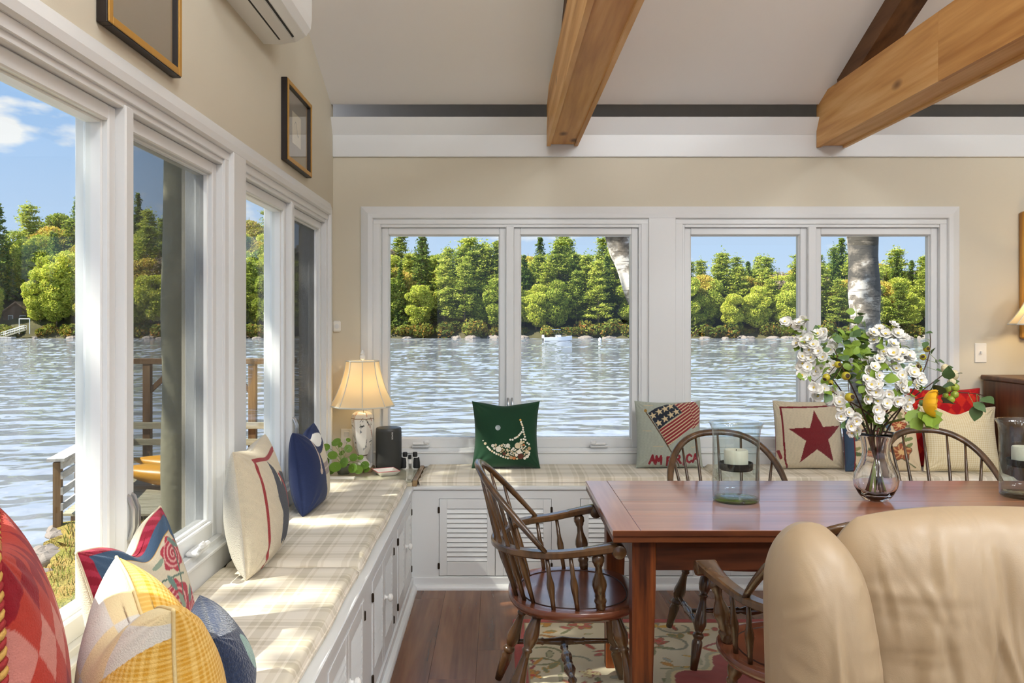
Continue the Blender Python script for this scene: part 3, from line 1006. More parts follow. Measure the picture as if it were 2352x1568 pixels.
def make_chair():
    r = empty('windsor_chair', (0, 0, 0), label='dark wooden windsor armchair', cat='chair', group='windsor chairs around the table')
    # seat
    def outline(s, z, dz=0.0, n=44):
        pts = []
        for k in range(n):
            a = 2 * PI * k / n
            c, q = math.cos(a), math.sin(a)
            rx = 0.245 if c > 0 else 0.232
            e = 2.5
            rr = (abs(c) ** e + abs(q) ** e) ** (-1 / e)
            pts.append((rx * c * rr * s, 0.278 * q * rr * s * (1 - 0.06 * max(0, -c)), z))
        return pts
    s = MB()
    rs = [outline(0.80, 0.404), outline(0.94, 0.414), outline(0.995, 0.430), outline(1.0, 0.441), outline(0.985, 0.449), outline(0.93, 0.451), outline(0.78, 0.447), outline(0.5, 0.440), outline(0.2, 0.438), outline(0.02, 0.438)]
    s.rings(rs)
    s.build('seat', M['chair_seat'], r, 'auto')
    MB().tube(outline(0.80, 0.4483) + [outline(0.80, 0.4483)[0]], 0.0022, 5, cap=False).build('groove', M['groove'], r)
    leg = [(0, .013), (.05, .015), (.14, .022), (.19, .0235), (.24, .019), (.275, .0125), (.285, .016), (.30, .0165), (.312, .012), (.36, .0125), (.44, .017), (.53, .0235), (.575, .0235), (.62, .017), (.645, .0125), (.655, .018), (.675, .0215), (.695, .018), (.71, .0145), (.73, .0185), (.76, .0195), (.88, .0165), (1, .0125)]
    feet = {}
    for fx, tx, nm in ((-0.265, -0.135, 'r'), (0.225, 0.135, 'f')):
        for sy in (-1, 1):
            p0, p1 = Vector((tx, sy * 0.165, 0.412)), Vector((fx, sy * 0.245, 0.013))
            feet[(nm, sy)] = (p0, p1)
            MB().turned(p0, p1, [(t_, r_ * 1.12) for t_, r_ in leg], 14).build('leg', M['chair'], r, True)
    st = [(0, .0085), (.1, .010), (.28, .0115), (.30, .0155), (.32, .0115), (.42, .014), (.5, .0185), (.58, .014), (.68, .0115), (.70, .0155), (.72, .0115), (.9, .010), (1, .0085)]
    mids = []
    for sy in (-1, 1):
        a = feet[('r', sy)][0].lerp(feet[('r', sy)][1], 0.60); b = feet[('f', sy)][0].lerp(feet[('f', sy)][1], 0.60)
        MB().turned(a, b, st, 12).build('stretcher', M['chair'], r, True)
        mids.append(a.lerp(b, 0.5))
    cs = [(0, .009), (.12, .010), (.15, .016), (.18, .010), (.26, .0125), (.36, .0215), (.42, .019), (.47, .011), (.5, .017), (.53, .011), (.58, .019), (.64, .0215), (.74, .0125), (.82, .010), (.85, .016), (.88, .010), (1, .009)]
    MB().turned(mids[0], mids[1], cs, 12).build('cross_stretcher', M['chair'], r, True)
    # arm rail (flat bent bar with knuckle ends)
    def rail(t):       # t in [-1, 1]
        s_ = abs(t); sg = 1 if t > 0 else -1
        if s_ < 0.55:
            a = s_ / 0.55 * (PI / 2 * 0.93)
            return Vector((-0.275 + 0.215 * (1 - math.cos(a)), sg * 0.262 * math.sin(a), 0.628 + 0.016 * (s_ / .55)))
        e = (s_ - 0.55) / 0.45
        p = Vector((-0.275 + 0.215 * (1 - math.cos(PI / 2 * 0.93)), sg * 0.262 * math.sin(PI / 2 * 0.93), 0.644))
        return p + Vector((0.205 * e, sg * 0.028 * math.sin(e * 1.6), 0.034 * e ** 1.2))
    N = 56
    rs = []
    for i in range(N + 1):
        t = -1 + 2 * i / N
        p = rail(t); tg = (rail(min(1, t + .02)) - rail(max(-1, t - .02))).normalized()
        sd = Vector((0, 0, 1)).cross(tg).normalized(); up = tg.cross(sd)
        e = max(0, (abs(t) - .72) / .28)
        hw = 0.021 + 0.012 * e; hh = 0.0125
        rs.append([p + sd * (hw * cx) + up * (hh * cy) for cx, cy in ((-1, -.6), (-1, .6), (-.75, 1), (.75, 1), (1, .6), (1, -.6), (.75, -1), (-.75, -1))])
    MB().rings(rs).build('arm_rail', M['chair'], r, 'auto')
    for sg in (-1, 1):
        p = rail(sg) + Vector((0.004, 0, -0.012))
        prof = [(0, .010), (.06, .022), (.12, .024), (.88, .024), (.94, .022), (1, .010)]
        MB().turned(p + Vector((0, -0.037, 0)), p + Vector((0, 0.037, 0)), prof, 16).build('knuckle', M['chair'], r, 'auto')
        q = Vector((0.075, sg * 0.238, 0.447)); top = rail(sg * 0.86); top.z -= 0.010
        pp = [(0, .014), (.08, .018), (.12, .017), (.16, .021), (.19, .021), (.22, .016), (.26, .019), (.30, .017), (.36, .021), (.45, .0255), (.52, .024), (.66, .013), (.76, .0115), (.80, .016), (.83, .017), (.86, .021), (.93, .021), (1, .012)]
        MB().turned(q, top, pp, 14).build('arm_post', M['chair'], r, True)
        for tt, bx, by in ((0.66, -0.005, .245), (0.50, -0.085, .236)):
            a = Vector((bx, sg * by, 0.447)); b = rail(sg * tt)
            sp = [(0, .0075), (.2, .0085), (.40, .0135), (.48, .0135), (.6, .0085), (1, .0065)]
            MB().turned(a, b, sp, 9).build('short_spindle', M['chair'], r, True)
    # bow
    def bow(t):
        s_ = math.sin(t); c_ = math.cos(t)
        cy = math.copysign(abs(c_) ** 0.80, c_)
        return Vector((-0.115 - 0.228 * s_ ** 0.9, 0.263 * cy, 0.652 + 0.252 * s_ ** 0.9))
    pts = [bow(PI * i / 40) for i in range(41)]
    rr = [0.0115 + 0.005 * min(1, (min(i, 40 - i) / 5)) for i in range(41)]
    MB().tube(pts, rr, 10, ratio=0.72, up=(0.75, 0, 0.66)).build('bow', M['chair'], r, True)
    for k in range(7):
        t = math.radians(33 + k * 19)
        h = bow(t)
        yy = h.y * 0.86
        # point on the rail with that y
        tt = math.asin(max(-1, min(1, yy / 0.262))) / (PI / 2 * .93) * .55
        R_ = rail(tt)
        s_ = R_ + (R_ - h) * ((R_.z - 0.447) / (h.z - R_.z))
        s_ = Vector((max(s_.x, -0.205), s_.y, 0.447))
        sp = [(0, .0075), (.12, .009), (.22, .0125), (.28, .0125), (.40, .0085), (.7, .0068), (1, .005)]
        MB().tube([s_.lerp(R_, q / .42) if q <= .42 else R_.lerp(h, (q - .42) / .58) for q, _ in sp], [q for _, q in sp], 9).build('spindle', M['chair'], r, True)
    return r
ch = make_chair()
place(ch, (0.270, 3.088, 0.0105), math.radians(1), label='windsor armchair pulled up to the left end of the table')
place(copy_tree(ch), (1.038, 3.635, 0.0105), math.radians(-90), label='windsor armchair behind the table in front of the flag pillow')
place(copy_tree(ch), (2.055, 3.72, 0.0105), math.radians(-90), label='windsor armchair behind the table in front of the cream checked pillow')
place(copy_tree(ch), (0.945, 2.515, 0.0105), math.radians(97), label='windsor armchair in front of the table, half hidden by the leather recliner')

# ================================================================== leather recliner, back cushions toward the viewer
def leather_mat():
    m, n, l, b = nt('beige_leather')
    b.inputs['Base Color'].default_value = (*s2l('ad977a'), 1)
    b.inputs['Roughness'].default_value = 0.38
    tc = n.new('ShaderNodeTexCoord')
    n1 = n.new('ShaderNodeTexNoise'); n1.inputs['Scale'].default_value = 5; n1.inputs['Detail'].default_value = 3; n1.inputs['Distortion'].default_value = 0.8
    mp = n.new('ShaderNodeMapping'); mp.inputs['Scale'].default_value = (1.6, 1, 0.55); mp.inputs['Rotation'].default_value = (0, 0.35, 0)
    l.new(tc.outputs['Object'], mp.inputs[0]); l.new(mp.outputs[0], n1.inputs['Vector'])
    n2 = n.new('ShaderNodeTexVoronoi'); n2.inputs['Scale'].default_value = 380
    l.new(tc.outputs['Object'], n2.inputs['Vector'])
    b1 = n.new('ShaderNodeBump'); b1.inputs['Strength'].default_value = 0.22; b1.inputs['Distance'].default_value = 0.04
    b2 = n.new('ShaderNodeBump'); b2.inputs['Strength'].default_value = 0.06; b2.inputs['Distance'].default_value = 0.002
    l.new(n1.outputs['Fac'], b1.inputs['Height']); l.new(n2.outputs['Distance'], b2.inputs['Height'])
    l.new(b1.outputs[0], b2.inputs['Normal']); l.new(b2.outputs[0], b.inputs['Normal'])
    return m
M['leather'] = leather_mat()
def puff(name, parent, outl, y0, depth, folds, seed, n=130, ncrease=34):
    """stuffed panel: outl(v) -> (x_left, x_right) with v 0 at the bottom and 1 at the top; faces -Y"""
    r = np.random.RandomState(seed)
    u = np.linspace(-1, 1, n); v = np.linspace(0, 1, n)
    U, V = np.meshgrid(u, v, indexing='ij')
    zb, zt, xl, xr, topround = outl
    L = np.array([xl(t) for t in v]); Rr = np.array([xr(t) for t in v])
    bulge = (np.clip(1 - np.abs(U) ** 2.6, 0, 1) * np.clip(1 - np.clip((V - .5) / .5, 0, 1) ** 3.2, 0, 1)) ** 0.5
    W = 1 - topround * np.clip((V - .78) / .22, 0, 1) ** 2.6
    Xp = (L + Rr)[None] / 2 + (Rr - L)[None] / 2 * U * W
    Zp = zb + (zt - zb) * V - 0.10 * topround * (np.abs(U) ** 2.4) * np.clip((V - .55) / .45, 0, 1) ** 2
    dis = 0
    for (cu, wu, cv, wv, sl, am) in folds:
        q = (U - cu - sl * (V - cv)) / wu
        dis = dis + 1.7 * am * np.exp(-q ** 2) * np.exp(-((V - cv) / wv) ** 2)
    for _ in range(26):       # puckers running in from the seams
        cv = r.uniform(.05, .95); s_ = r.choice([-1, 1]); w_ = r.uniform(.012, .03); sl = r.uniform(-.5, .5)
        q = (V - cv - sl * .2 * (U - s_)) / w_
        dis = dis + r.choice([-1, 1]) * 0.005 * np.exp(-q ** 2) * np.clip((s_ * U - r.uniform(.1, .5)) / .6, 0, 1) * bulge ** .5
    for _ in range(ncrease):       # soft creases wandering down the leather
        cu, cv, ln = r.uniform(-.8, .8), r.uniform(.1, .85), r.uniform(.10, .28)
        sl, cu2, w_, am = r.uniform(-.7, .7), r.uniform(-1.5, 1.5), r.uniform(.02, .05), r.uniform(.0025, .0065)
        q = (U - cu - sl * (V - cv) - cu2 * (V - cv) ** 2) / w_
        dis = dis + am * (np.exp(-q ** 2) - .8 * np.exp(-(q - 1.6) ** 2)) * np.exp(-((V - cv) / ln) ** 2)
    out = []
    for sgn in (-1, 1):
        Yp = y0 + sgn * depth / 2 * bulge + (dis if sgn < 0 else 0) * bulge
        out.append(np.stack([Xp, Yp, Zp], -1))
    P = np.concatenate([out[0], out[1][::-1]], 0)
    me = grid_mesh(name, P, M['leather'])
    return new_obj(name, me, parent)
rc = empty('leather_recliner', (0.98, 1.45, 0), label='beige leather recliner with stuffed back in front of the table', cat='armchair')
lerp = lambda a, b, t: a + (b - a) * t
# (zb, zt, left edge, right edge, rounding)
puff('back_cushion', rc, (0.40, 1.066, lambda v: lerp(0.735, 0.655, v ** 1.6), lambda v: lerp(1.225, 1.30, v ** 1.6), 0.22), 1.70, 0.235,
     [(-.15, .055, .35, .45, .25, .012), (.05, .05, .4, .4, .3, -.010), (.32, .05, .35, .5, .2, .013), (.42, .045, .4, .4, .2, -.011), (-.5, .06, .7, .25, .5, -.008), (.0, .07, .75, .2, -.4, .007)], 2)
puff('wing_cushion', rc, (0.40, 1.042, lambda v: lerp(0.545, 0.530, v), lambda v: lerp(0.775, 0.700, v ** 1.4), 0.34), 1.66, 0.27, [(-.2, .1, .55, .2, .4, -.008), (.1, .09, .3, .25, -.4, .008)], 5, ncrease=0)
puff('wing_cushion', rc, (0.40, 1.042, lambda v: lerp(1.185, 1.26, v ** 1.4), lambda v: lerp(1.415, 1.43, v), 0.34), 1.66, 0.27, [(-.2, .1, .55, .2, .4, -.008), (.1, .09, .3, .25, -.4, .008)], 6, ncrease=0)
def pad(name, x0, x1, y0, y1, z0, z1, m=None, c=0.06):
    me = MB().box(x0, x1, y0, y1, z0, z1, c).mesh(name, m or M['leather'], True)
    o = new_obj(name, me, rc)
    sb = o.modifiers.new('round', 'SUBSURF'); sb.levels = 2; sb.render_levels = 2
    return o
pad('seat_cushion', 0.69, 1.27, 0.98, 1.60, 0.30, 0.47)
pad('armrest', 0.53, 0.69, 1.00, 1.62, 0.16, 0.60)
pad('armrest', 1.27, 1.43, 1.00, 1.62, 0.16, 0.60)
pad('base', 0.60, 1.36, 1.04, 1.70, 0.02, 0.30, M['dark_gap'], 0.03)

# ================================================================== pillows
def in_poly(U, V, poly):
    m = np.zeros(U.shape, bool)
    n = len(poly)
    for i in range(n):
        x0, y0 = poly[i]; x1, y1 = poly[(i + 1) % n]
        if y0 == y1: continue
        c = ((V >= min(y0, y1)) & (V < max(y0, y1)))
        xx = x0 + (V - y0) * (x1 - x0) / (y1 - y0)
        m ^= c & (U < xx)
    return m

def seg_d(U, V, a, b):
    ax, ay = a; bx, by = b
    t = np.clip(((U - ax) * (bx - ax) + (V - ay) * (by - ay)) / ((bx - ax) ** 2 + (by - ay) ** 2 + 1e-9), 0, 1)
    return np.hypot(U - ax - t * (bx - ax), V - ay - t * (by - ay))

def path_d(U, V, pts):
    d = np.full(U.shape, 9.0)
    for a, b in zip(pts[:-1], pts[1:]):
        d = np.minimum(d, seg_d(U, V, a, b))
    return d

def star_poly(cx, cy, R, r, rot=0.0):
    return [(cx + (R if k % 2 == 0 else r) * math.sin(rot + k * PI / 5), cy + (R if k % 2 == 0 else r) * math.cos(rot + k * PI / 5)) for k in range(10)]

def wob(U, V, s, seed, k=6):
    r = np.random.RandomState(seed); z = 0
    for _ in range(k):
        a, c, p = r.uniform(-s, s), r.uniform(-s, s), r.uniform(0, 6.3)
        z = z + np.sin(a * U + c * V + p)
    return z / k

def base(U, c):
    C = np.empty(U.shape + (3,), np.float32); C[:] = H(c); return C

def pillow(label, w, h, t, pos, az, front, back, lean=8, roll=0, n=110, pinch=0.09, dent=0.0, dent_at=0.0, bump=(0.3, 300.0), piping=None, pr=0.005, sheen=0.1, seed=0, rope=None, slump=0.0, stretch=None):
    r = np.random.RandomState(seed + 11)
    g = np.linspace(-1, 1, n)
    g = np.sign(g) * (1 - (1 - np.abs(g)) ** 1.25)
    U, V = np.meshgrid(g, g, indexing='ij')
    X = w / 2 * U * (1 - pinch * (1 - V ** 2) * np.abs(U) ** 1.5)
    Y = h / 2 * V * (1 - pinch * (1 - U ** 2) * np.abs(V) ** 1.5 * np.where(V < 0, 0.35, 1.0))
    th = t / 2 * np.clip((1 - U ** 2) * (1 - V ** 2), 0, 1) ** 0.42
    th *= 1 - 0.16 * V
    # dent from a chop on the top edge
    dd = np.exp(-((U - dent_at) / 0.36) ** 2) * np.clip((V + 0.25) / 1.25, 0, 1) ** 1.6
    Y = Y - dent * dd
    th = th * (1 - 0.35 * dent / 0.08 * dd * (np.abs(V) < 0.98)) if dent else th
    # creases from corners
    cr = 0
    for cx in (-1, 1):
        for cy in (-1, 1):
            dx, dy = U - cx, V - cy
            an = np.arctan2(dy * cy, dx * cx); rad = np.hypot(dx, dy)
            cr = cr + np.sin(an * 14 + r.uniform(0, 6)) * np.exp(-(rad / 0.5) ** 2) * np.clip(rad / .15, 0, 1)
    soft = wob(U, V, 3.2, seed + 3, 5)
    zf = th + (0.0045 * cr + 0.006 * soft) * np.clip(th / (t / 2) * 1.5, 0, 1)
    zb = -th + (0.004 * cr + 0.006 * soft) * np.clip(th / (t / 2) * 1.5, 0, 1)
    if slump:
        X = X + slump * (V + 1) * 0.5
    F_ = np.stack([X, Y + h / 2, zf], -1); B_ = np.stack([X, Y + h / 2, zb], -1)
    u, v = (U + 1) / 2, (V + 1) / 2
    CF = front(u, v)
    CB = back(u, v) if callable(back) else base(u, back)
    me = bpy.data.meshes.new('pillow')
    idx = np.arange(n * n).reshape(n, n)
    q1 = np.stack([idx[:-1, :-1], idx[1:, :-1], idx[1:, 1:], idx[:-1, 1:]], -1).reshape(-1, 4)
    q2 = q1[:, ::-1] + n * n
    loop = np.concatenate([idx[:, 0], idx[-1, 1:], idx[-2::-1, -1], idx[0, -2:0:-1]])
    k = np.arange(len(loop)); k2 = (k + 1) % len(loop)
    q3 = np.stack([loop[k] + n * n, loop[k2] + n * n, loop[k2], loop[k]], -1)
    m = vcol('pillow_cloth', 0.95, bump[0], bump[1], sheen=sheen, spec=0.15, stretch=stretch)
    fill_mesh(me, np.concatenate([F_.reshape(-1, 3), B_.reshape(-1, 3)]), np.concatenate([q1, q2, q3]), m, np.concatenate([CF.reshape(-1, 3), CB.reshape(-1, 3)]))
    o = new_obj('pillow', me)
    ph = math.radians(az)
    nv = Vector((math.cos(ph), math.sin(ph), 0)); rt = (-nv).cross(Vector((0, 0, 1))); up = Vector((0, 0, 1))
    le = math.radians(lean)
    up2 = up * math.cos(le) - nv * math.sin(le); n2 = nv * math.cos(le) + up * math.sin(le)
    mt = Matrix((( rt.x, up2.x, n2.x, pos[0]), (rt.y, up2.y, n2.y, pos[1]), (rt.z, up2.z, n2.z, pos[2]), (0, 0, 0, 1)))
    mt = mt @ Matrix.Rotation(math.radians(roll), 4, 'Z')
    o.matrix_world = mt
    tag(o, label, 'pillow', 'throw pillows on the window seats')
    if piping or rope:
        pts = [tuple((F_.reshape(-1, 3)[i] + B_.reshape(-1, 3)[i]) / 2) for i in loop[::2]]
        pts.append(pts[0])
        if piping:
            pm = MB().tube(pts, pr, 6, cap=False).mesh('piping', piping, True)
            p = bpy.data.objects.new('piping', pm); COL.objects.link(p); p.parent = o
        else:
            # two-strand twisted cord
            P = np.array(pts); d = np.r_[0, np.cumsum(np.linalg.norm(np.diff(P, axis=0), axis=1))]
            s = np.arange(0, d[-1], 0.004)
            Q = np.stack([np.interp(s, d, P[:, i]) for i in range(3)], -1)
            T = np.gradient(Q, axis=0); T /= np.linalg.norm(T, axis=1)[:, None] + 1e-9
            A = np.cross(T, [0, 0, 1.0]); A /= np.linalg.norm(A, axis=1)[:, None] + 1e-9
            Bv = np.cross(T, A)
            for kk, mm in enumerate(rope):
                an = s / 0.030 * 2 * PI + kk * PI
                S = Q + (A * np.cos(an)[:, None] + Bv * np.sin(an)[:, None]) * pr * 0.62
                pm = MB().tube([tuple(x) for x in S], pr * 0.72, 6, cap=False).mesh('cord_strand', mm, True)
                p = bpy.data.objects.new('cord_strand', pm); COL.objects.link(p); p.parent = o
    o['_f'] = 0
    del o['_f']
    return o, (g, F_)

M['cream_cord'] = plain('cream_cord', 'e6d9bd', 0.9, bump=0.3, bscale=400)
M['gold_cord'] = plain('gold_cord', 'c79a4e', 0.7, bump=0.2, bscale=300)
M['red_cord'] = plain('red_cord', '9c2a2a', 0.8, bump=0.2, bscale=300)
M['yellow_cord'] = plain('yellow_piping', 'e6cf97', 0.9, bump=0.2, bscale=300)
ZCU = ZS + 0.046

def f_harlequin(c1, c2, c3, nx, ny, ph=0.0):
    def f(u, v):
        a = u * nx + v * ny + ph; b = u * nx - v * ny + 40
        p = (np.floor(a) + np.floor(b)) % 2
        q = (np.floor(a) * 7 + np.floor(b) * 3) % 5
        C = base(u, c1); C[p == 1] = H(c2); C[(p == 1) & (q < 1)] = H(c3)
        return C * (1 + 0.06 * wob(u, v, 140, 3))[..., None]
    return f
def f_green(u, v):
    C = base(u, '20402b'); return C * (1 + 0.22 * wob(u, v, 7, 4))[..., None]
def f_star(u, v):
    C = base(u, 'd6c8ac') * (1 + 0.10 * wob(u, v, 170, 2, 8))[..., None]
    bd = path_d(u, v, [(.90, .07), (.93, .07)])
    L = path_d(u, v, [(.15, .02), (.11, .12), (.09, .35), (.085, .90), (.30, .905), (.60, .915), (.93, .93)])
    C[(L < .013)] = H('7d2028')
    C[path_d(u, v, [(.02, .25), (.05, .16)]) < .02] = H('8f2a30')
    R = [(.555, .865), (.66, .605), (.94, .625), (.73, .425), (.80, .11), (.555, .285), (.31, .085), (.40, .41), (.16, .58), (.475, .595)]
    s = in_poly(u + .006 * wob(u, v, 60, 5), v + .006 * wob(u, v, 60, 6), R)
    C[s] = (H('7a1f26') * (1 + 0.12 * wob(u, v, 200, 7))[..., None])[s]
    return C
LET = {'A': [[(0, 0), (.5, 1), (1, 0)], [(.22, .4), (.78, .4)]], 'M': [[(0, 0), (.1, 1), (.5, .35), (.9, 1), (1, 0)]],
       'E': [[(.9, 1), (.1, 1), (.1, 0), (.9, 0)], [(.1, .52), (.75, .52)]], 'R': [[(.1, 0), (.1, 1), (.7, .95), (.8, .72), (.6, .5), (.1, .5)], [(.5, .5), (1, 0)]],
       'I': [[(.5, 0), (.5, 1)]], 'C': [[(.95, .82), (.6, 1), (.2, .85), (.05, .5), (.2, .12), (.6, 0), (.95, .2)]]}
def f_flag(u, v):
    C = base(u, 'aeb4a6') * (1 + 0.12 * wob(u, v, 160, 2, 9))[..., None]
    q = lambda x, y: ((x - 170) / 1330.0, 1 - (y - 165) / 1275.0)
    P = lambda L: [q(*a) for a in L]
    for a, b in (((280, 740), (450, 750)), ((480, 1035), (680, 1040)), ((1250, 1060), (1390, 1040)), ((340, 250), (520, 240))):
        C[seg_d(u, v, q(*a), q(*b)) < .006] = H('c9bd9c')
    flag = in_poly(u, v, P([(600, 720), (1090, 390), (945, 200), (1370, 165), (1470, 300), (1490, 400), (1480, 560), (1440, 640), (1310, 700), (1250, 690), (780, 1030)]))
    x = u * 1330 + 170; y = (1 - v) * 1275 + 165
    s = (x * 430 + y * 660) / 787.7 + np.where(x > 1270 + 0.25 * (y - 300), 26, 0)
    st = ((s - 955) / 56.0 + 0.5) % 1.0
    C[flag] = H('8e2430'); C[flag & (st < 0.36)] = H('d3be98')
    can = in_poly(u, v, P([(410, 400), (580, 290), (790, 215), (945, 210), (1090, 385), (800, 570), (605, 725)]))
    C[can] = H('232b38')
    for sx, sy in ((505, 450), (637, 370), (755, 310), (870, 255), (975, 370), (860, 435), (740, 515), (610, 595)):
        X_, Y_ = q(sx, sy)
        st_ = in_poly(u, v, star_poly(X_, Y_, .060, .024, -.3))
        C[st_ & can] = H('d8c49c')
    pole = path_d(u, v, P([(370, 390), (1010, 1420)])) < .0085
    C[pole] = H('5a3f28')
    C[np.hypot(u - q(362, 352)[0], v - q(362, 352)[1]) < .024] = H('a97f35')
    cxs = [(465, 1285, 105), (590, 1295, 110), (800, 1320, 95), (970, 1280, 120), (1095, 1310, 50), (1200, 1265, 110), (1340, 1255, 120)]
    for ch_, (cx, cy, ww) in zip('AMERICA', cxs):
        for stroke in LET[ch_]:
            pts = P([(cx - ww / 2 + a * ww, cy + 75 - b * 150) for a, b in stroke])
            C[path_d(u, v, pts) < .017] = H('8e1f2c')
    return C
def f_crewel(u, v):
    C = base(u, 'd9c6a6') * (1 + 0.05 * wob(u, v, 200, 2))[..., None]
    r = np.random.RandomState(3)
    for pts, c in (([(.15, .0), (.3, .3), (.25, .6), (.45, .9)], '6b7350'), ([(.9, .05), (.6, .25), (.8, .55), (.6, .95)], '6b7350'), ([(.35, .1), (.55, .4), (.5, .7)], '7f8560')):
        C[path_d(u, v, pts) < .008] = H(c)
    for k in range(26):
        cx, cy, a = r.uniform(.08, .95), r.uniform(.03, .95), r.uniform(0, 6.3)
        L, Wd = r.uniform(.05, .10), r.uniform(.02, .035)
        x = (u - cx) * math.cos(a) + (v - cy) * math.sin(a); y = -(u - cx) * math.sin(a) + (v - cy) * math.cos(a)
        qq = (x / L) ** 2 + (y / Wd) ** 2
        C[qq < 1] = H(r.choice(['5f6a48', '7d8758', '4f6170', '8d8a5e']))
    for cx, cy, s, c in ((.25, .55, .13, '3d5068'), (.72, .70, .11, '9c4a36'), (.70, .28, .15, '96543a'), (.30, .18, .10, 'a8593c'), (.45, .85, .09, 'a03036'), (.9, .9, .07, 'a03036')):
        d = np.hypot((u - cx) / s, (v - cy) / (s * .85))
        an = np.arctan2(v - cy, u - cx)
        dp = d / (1 + .18 * np.sin(an * 5 + cx * 9))
        C[dp < 1] = H('6a5a44'); C[dp < .9] = H(c); C[(dp < .9) & (np.sin(an * 9 + d * 4) > .55)] = H('c99a68'); C[dp < .32] = H('d9b27c')
    C[u < .10] = H('3f5168'); C[(u > .10) & (u < .115)] = H('7d2a2c')
    return C
def f_gingham(c0, c1, n, extra=None):
    def f(u, v):
        a = (np.sin(u * n * 2 * PI) > 0).astype(np.float32); b = (np.sin(v * n * 2 * PI) > 0).astype(np.float32)
        k = (a + b) * .5
        C = H(c0) * (1 - k)[..., None] + H(c1) * k[..., None]
        return (extra(u, v, C) if extra else C).astype(np.float32)
    return f
def f_moose(u, v):
    C = base(u, 'e0d3b8') * (1 + 0.08 * wob(u, v, 120, 8, 9))[..., None]
    L = path_d(u, v, [(.16, .03), (.16, .90), (.90, .90)])
    C[L < .017] = H('a1282a')
    body = in_poly(u + .01 * wob(u, v, 40, 2), v, [(.42, .88), (.50, .80), (.55, .62), (.60, .74), (.72, .70), (.90, .66), (.95, .45), (.92, .12), (.84, .12), (.84, .36), (.72, .34), (.70, .10), (.58, .10), (.56, .16), (.48, .12), (.42, .18), (.44, .40), (.38, .55)])
    C[body] = H('3a3e48')
    C[path_d(u, v, [(.56, .72), (.66, .56), (.70, .40)]) < .018] = H('b23436')
    return C
def f_navy(u, v):
    C = base(u, '2b3558') * (1 + 0.05 * wob(u, v, 200, 4))[..., None]
    sail = in_poly(u, v, [(.40, .70), (.90, .78), (.97, .60), (.97, .06), (.62, .06), (.46, .30)])
    C[sail] = H('d8cdb2')
    C[sail & (v > .40) & (v < .56)] = H('a08f86')
    C[sail & (v > .475) & (v < .49)] = H('c8bba6')
    C[in_poly(u, v, [(.45, .98), (.66, .98), (.92, .84), (.60, .80), (.40, .86)])] = H('e8e6de')
    C[path_d(u, v, [(.26, .97), (.32, .86), (.33, .62), (.30, .48)]) < .020] = H('cdb9a8')
    C[np.hypot(u - .30, v - .47) < .04] = H('cdb9a8')
    return C
def f_tapestry(u, v):
    C = base(u, 'd6cbb2') * (1 + 0.06 * wob(u, v, 200, 4))[..., None]
    for cx, cy, s in ((.30, .66, .10), (.72, .72, .14), (.55, .42, .17), (.26, .28, .15), (.80, .30, .13)):
        an = np.arctan2(v - cy, u - cx); d = np.hypot(u - cx, (v - cy) * 1.15) / s
        C[d < 1 + .12 * np.sin(an * 6)] = H('b0404e')
        C[(d < .85) & (np.sin(d * 22 + an) > .35)] = H('dba7a0')
    for pts in ([(.2, .1), (.35, .45), (.3, .75)], [(.6, .1), (.62, .4), (.8, .8)], [(.15, .6), (.5, .62), (.75, .55)], [(.4, .2), (.6, .25), (.9, .2)]):
        d = path_d(u, v, pts)
        C[d < .008] = H('60786a')
    r = np.random.RandomState(8)
    for k in range(16):
        cx, cy, a = r.uniform(.12, .9), r.uniform(.1, .8), r.uniform(0, 6.3)
        x = (u - cx) * math.cos(a) + (v - cy) * math.sin(a); y = -(u - cx) * math.sin(a) + (v - cy) * math.cos(a)
        C[(x / .075) ** 2 + (y / .026) ** 2 < 1] = H(r.choice(['6f8a80', '8fa08c', '5a6c7c']))
    e = np.minimum.reduce([u, 1 - u, 1 - v])
    C[e < .145] = H('c99a45'); C[e < .135] = H('435a74'); C[e < .045] = H('8c2234')
    C[(e < .045) & (np.sin((u + v) * 60) > .2)] = H('a8344a')
    return C
def f_blue(u, v):
    C = base(u, '2a3650') * (1 + 0.3 * wob(u, v, 90, 2, 9))[..., None]
    m = np.hypot((u - .34) / .13, (v - .55) / .2) < 1
    C[m] = (H('8fb0a4') * (1 + .12 * wob(u, v, 80, 5))[..., None])[m]
    C[in_poly(u, v, [(.6, .05), (.98, .1), (.9, .3), (.62, .22)])] = H('cfc6b4')
    return C
def yellow_extra(u, v, C):
    m = (u + .35 * v < .36)
    C[m] = H('e2d2a8')
    return C
def b_patch(u, v):
    C = base(u, 'e8d6a8')
    k = ((np.floor(u * 3 + .3) + np.floor(v * 3 + .2)) % 2 == 0)
    C[k] = H('dcd8cf')
    g = v < .86 - .8 * u
    C[g] = f_gingham('ecc878', 'd29a32', 40)(u, v)[g]
    return C

# back window seat, left to right
gp, (gg, GF) = pillow('green velvet pillow with a button covered island shape', 0.395, 0.385, 0.15, (0.045, 4.815, ZCU), -90, f_green, '1e3b27', lean=10, pinch=.10, dent=.010, dent_at=-.05, sheen=0.2, seed=1, bump=(0.05, 200))
pillow('grey hooked wool pillow with an american flag and red lettering', 0.385, 0.385, 0.14, (0.985, 4.83, ZCU), -90, f_flag, 'a9ad9f', lean=9, roll=0, pinch=.06, seed=2, n=170, bump=(0.9, 420), sheen=.3)
pillow('cream hooked wool pillow with a large red star', 0.395, 0.39, 0.14, (1.782, 4.80, ZCU), -90, f_star, '93383a', lean=8, pinch=.05, seed=3, n=150, bump=(0.9, 420), sheen=.3)
pillow('floral crewel pillow with a blue edge behind the flower vase', 0.43, 0.36, 0.13, (2.165, 4.72, ZCU), -90, f_crewel, '6f2a2c', lean=14, pinch=.05, seed=4, n=130)
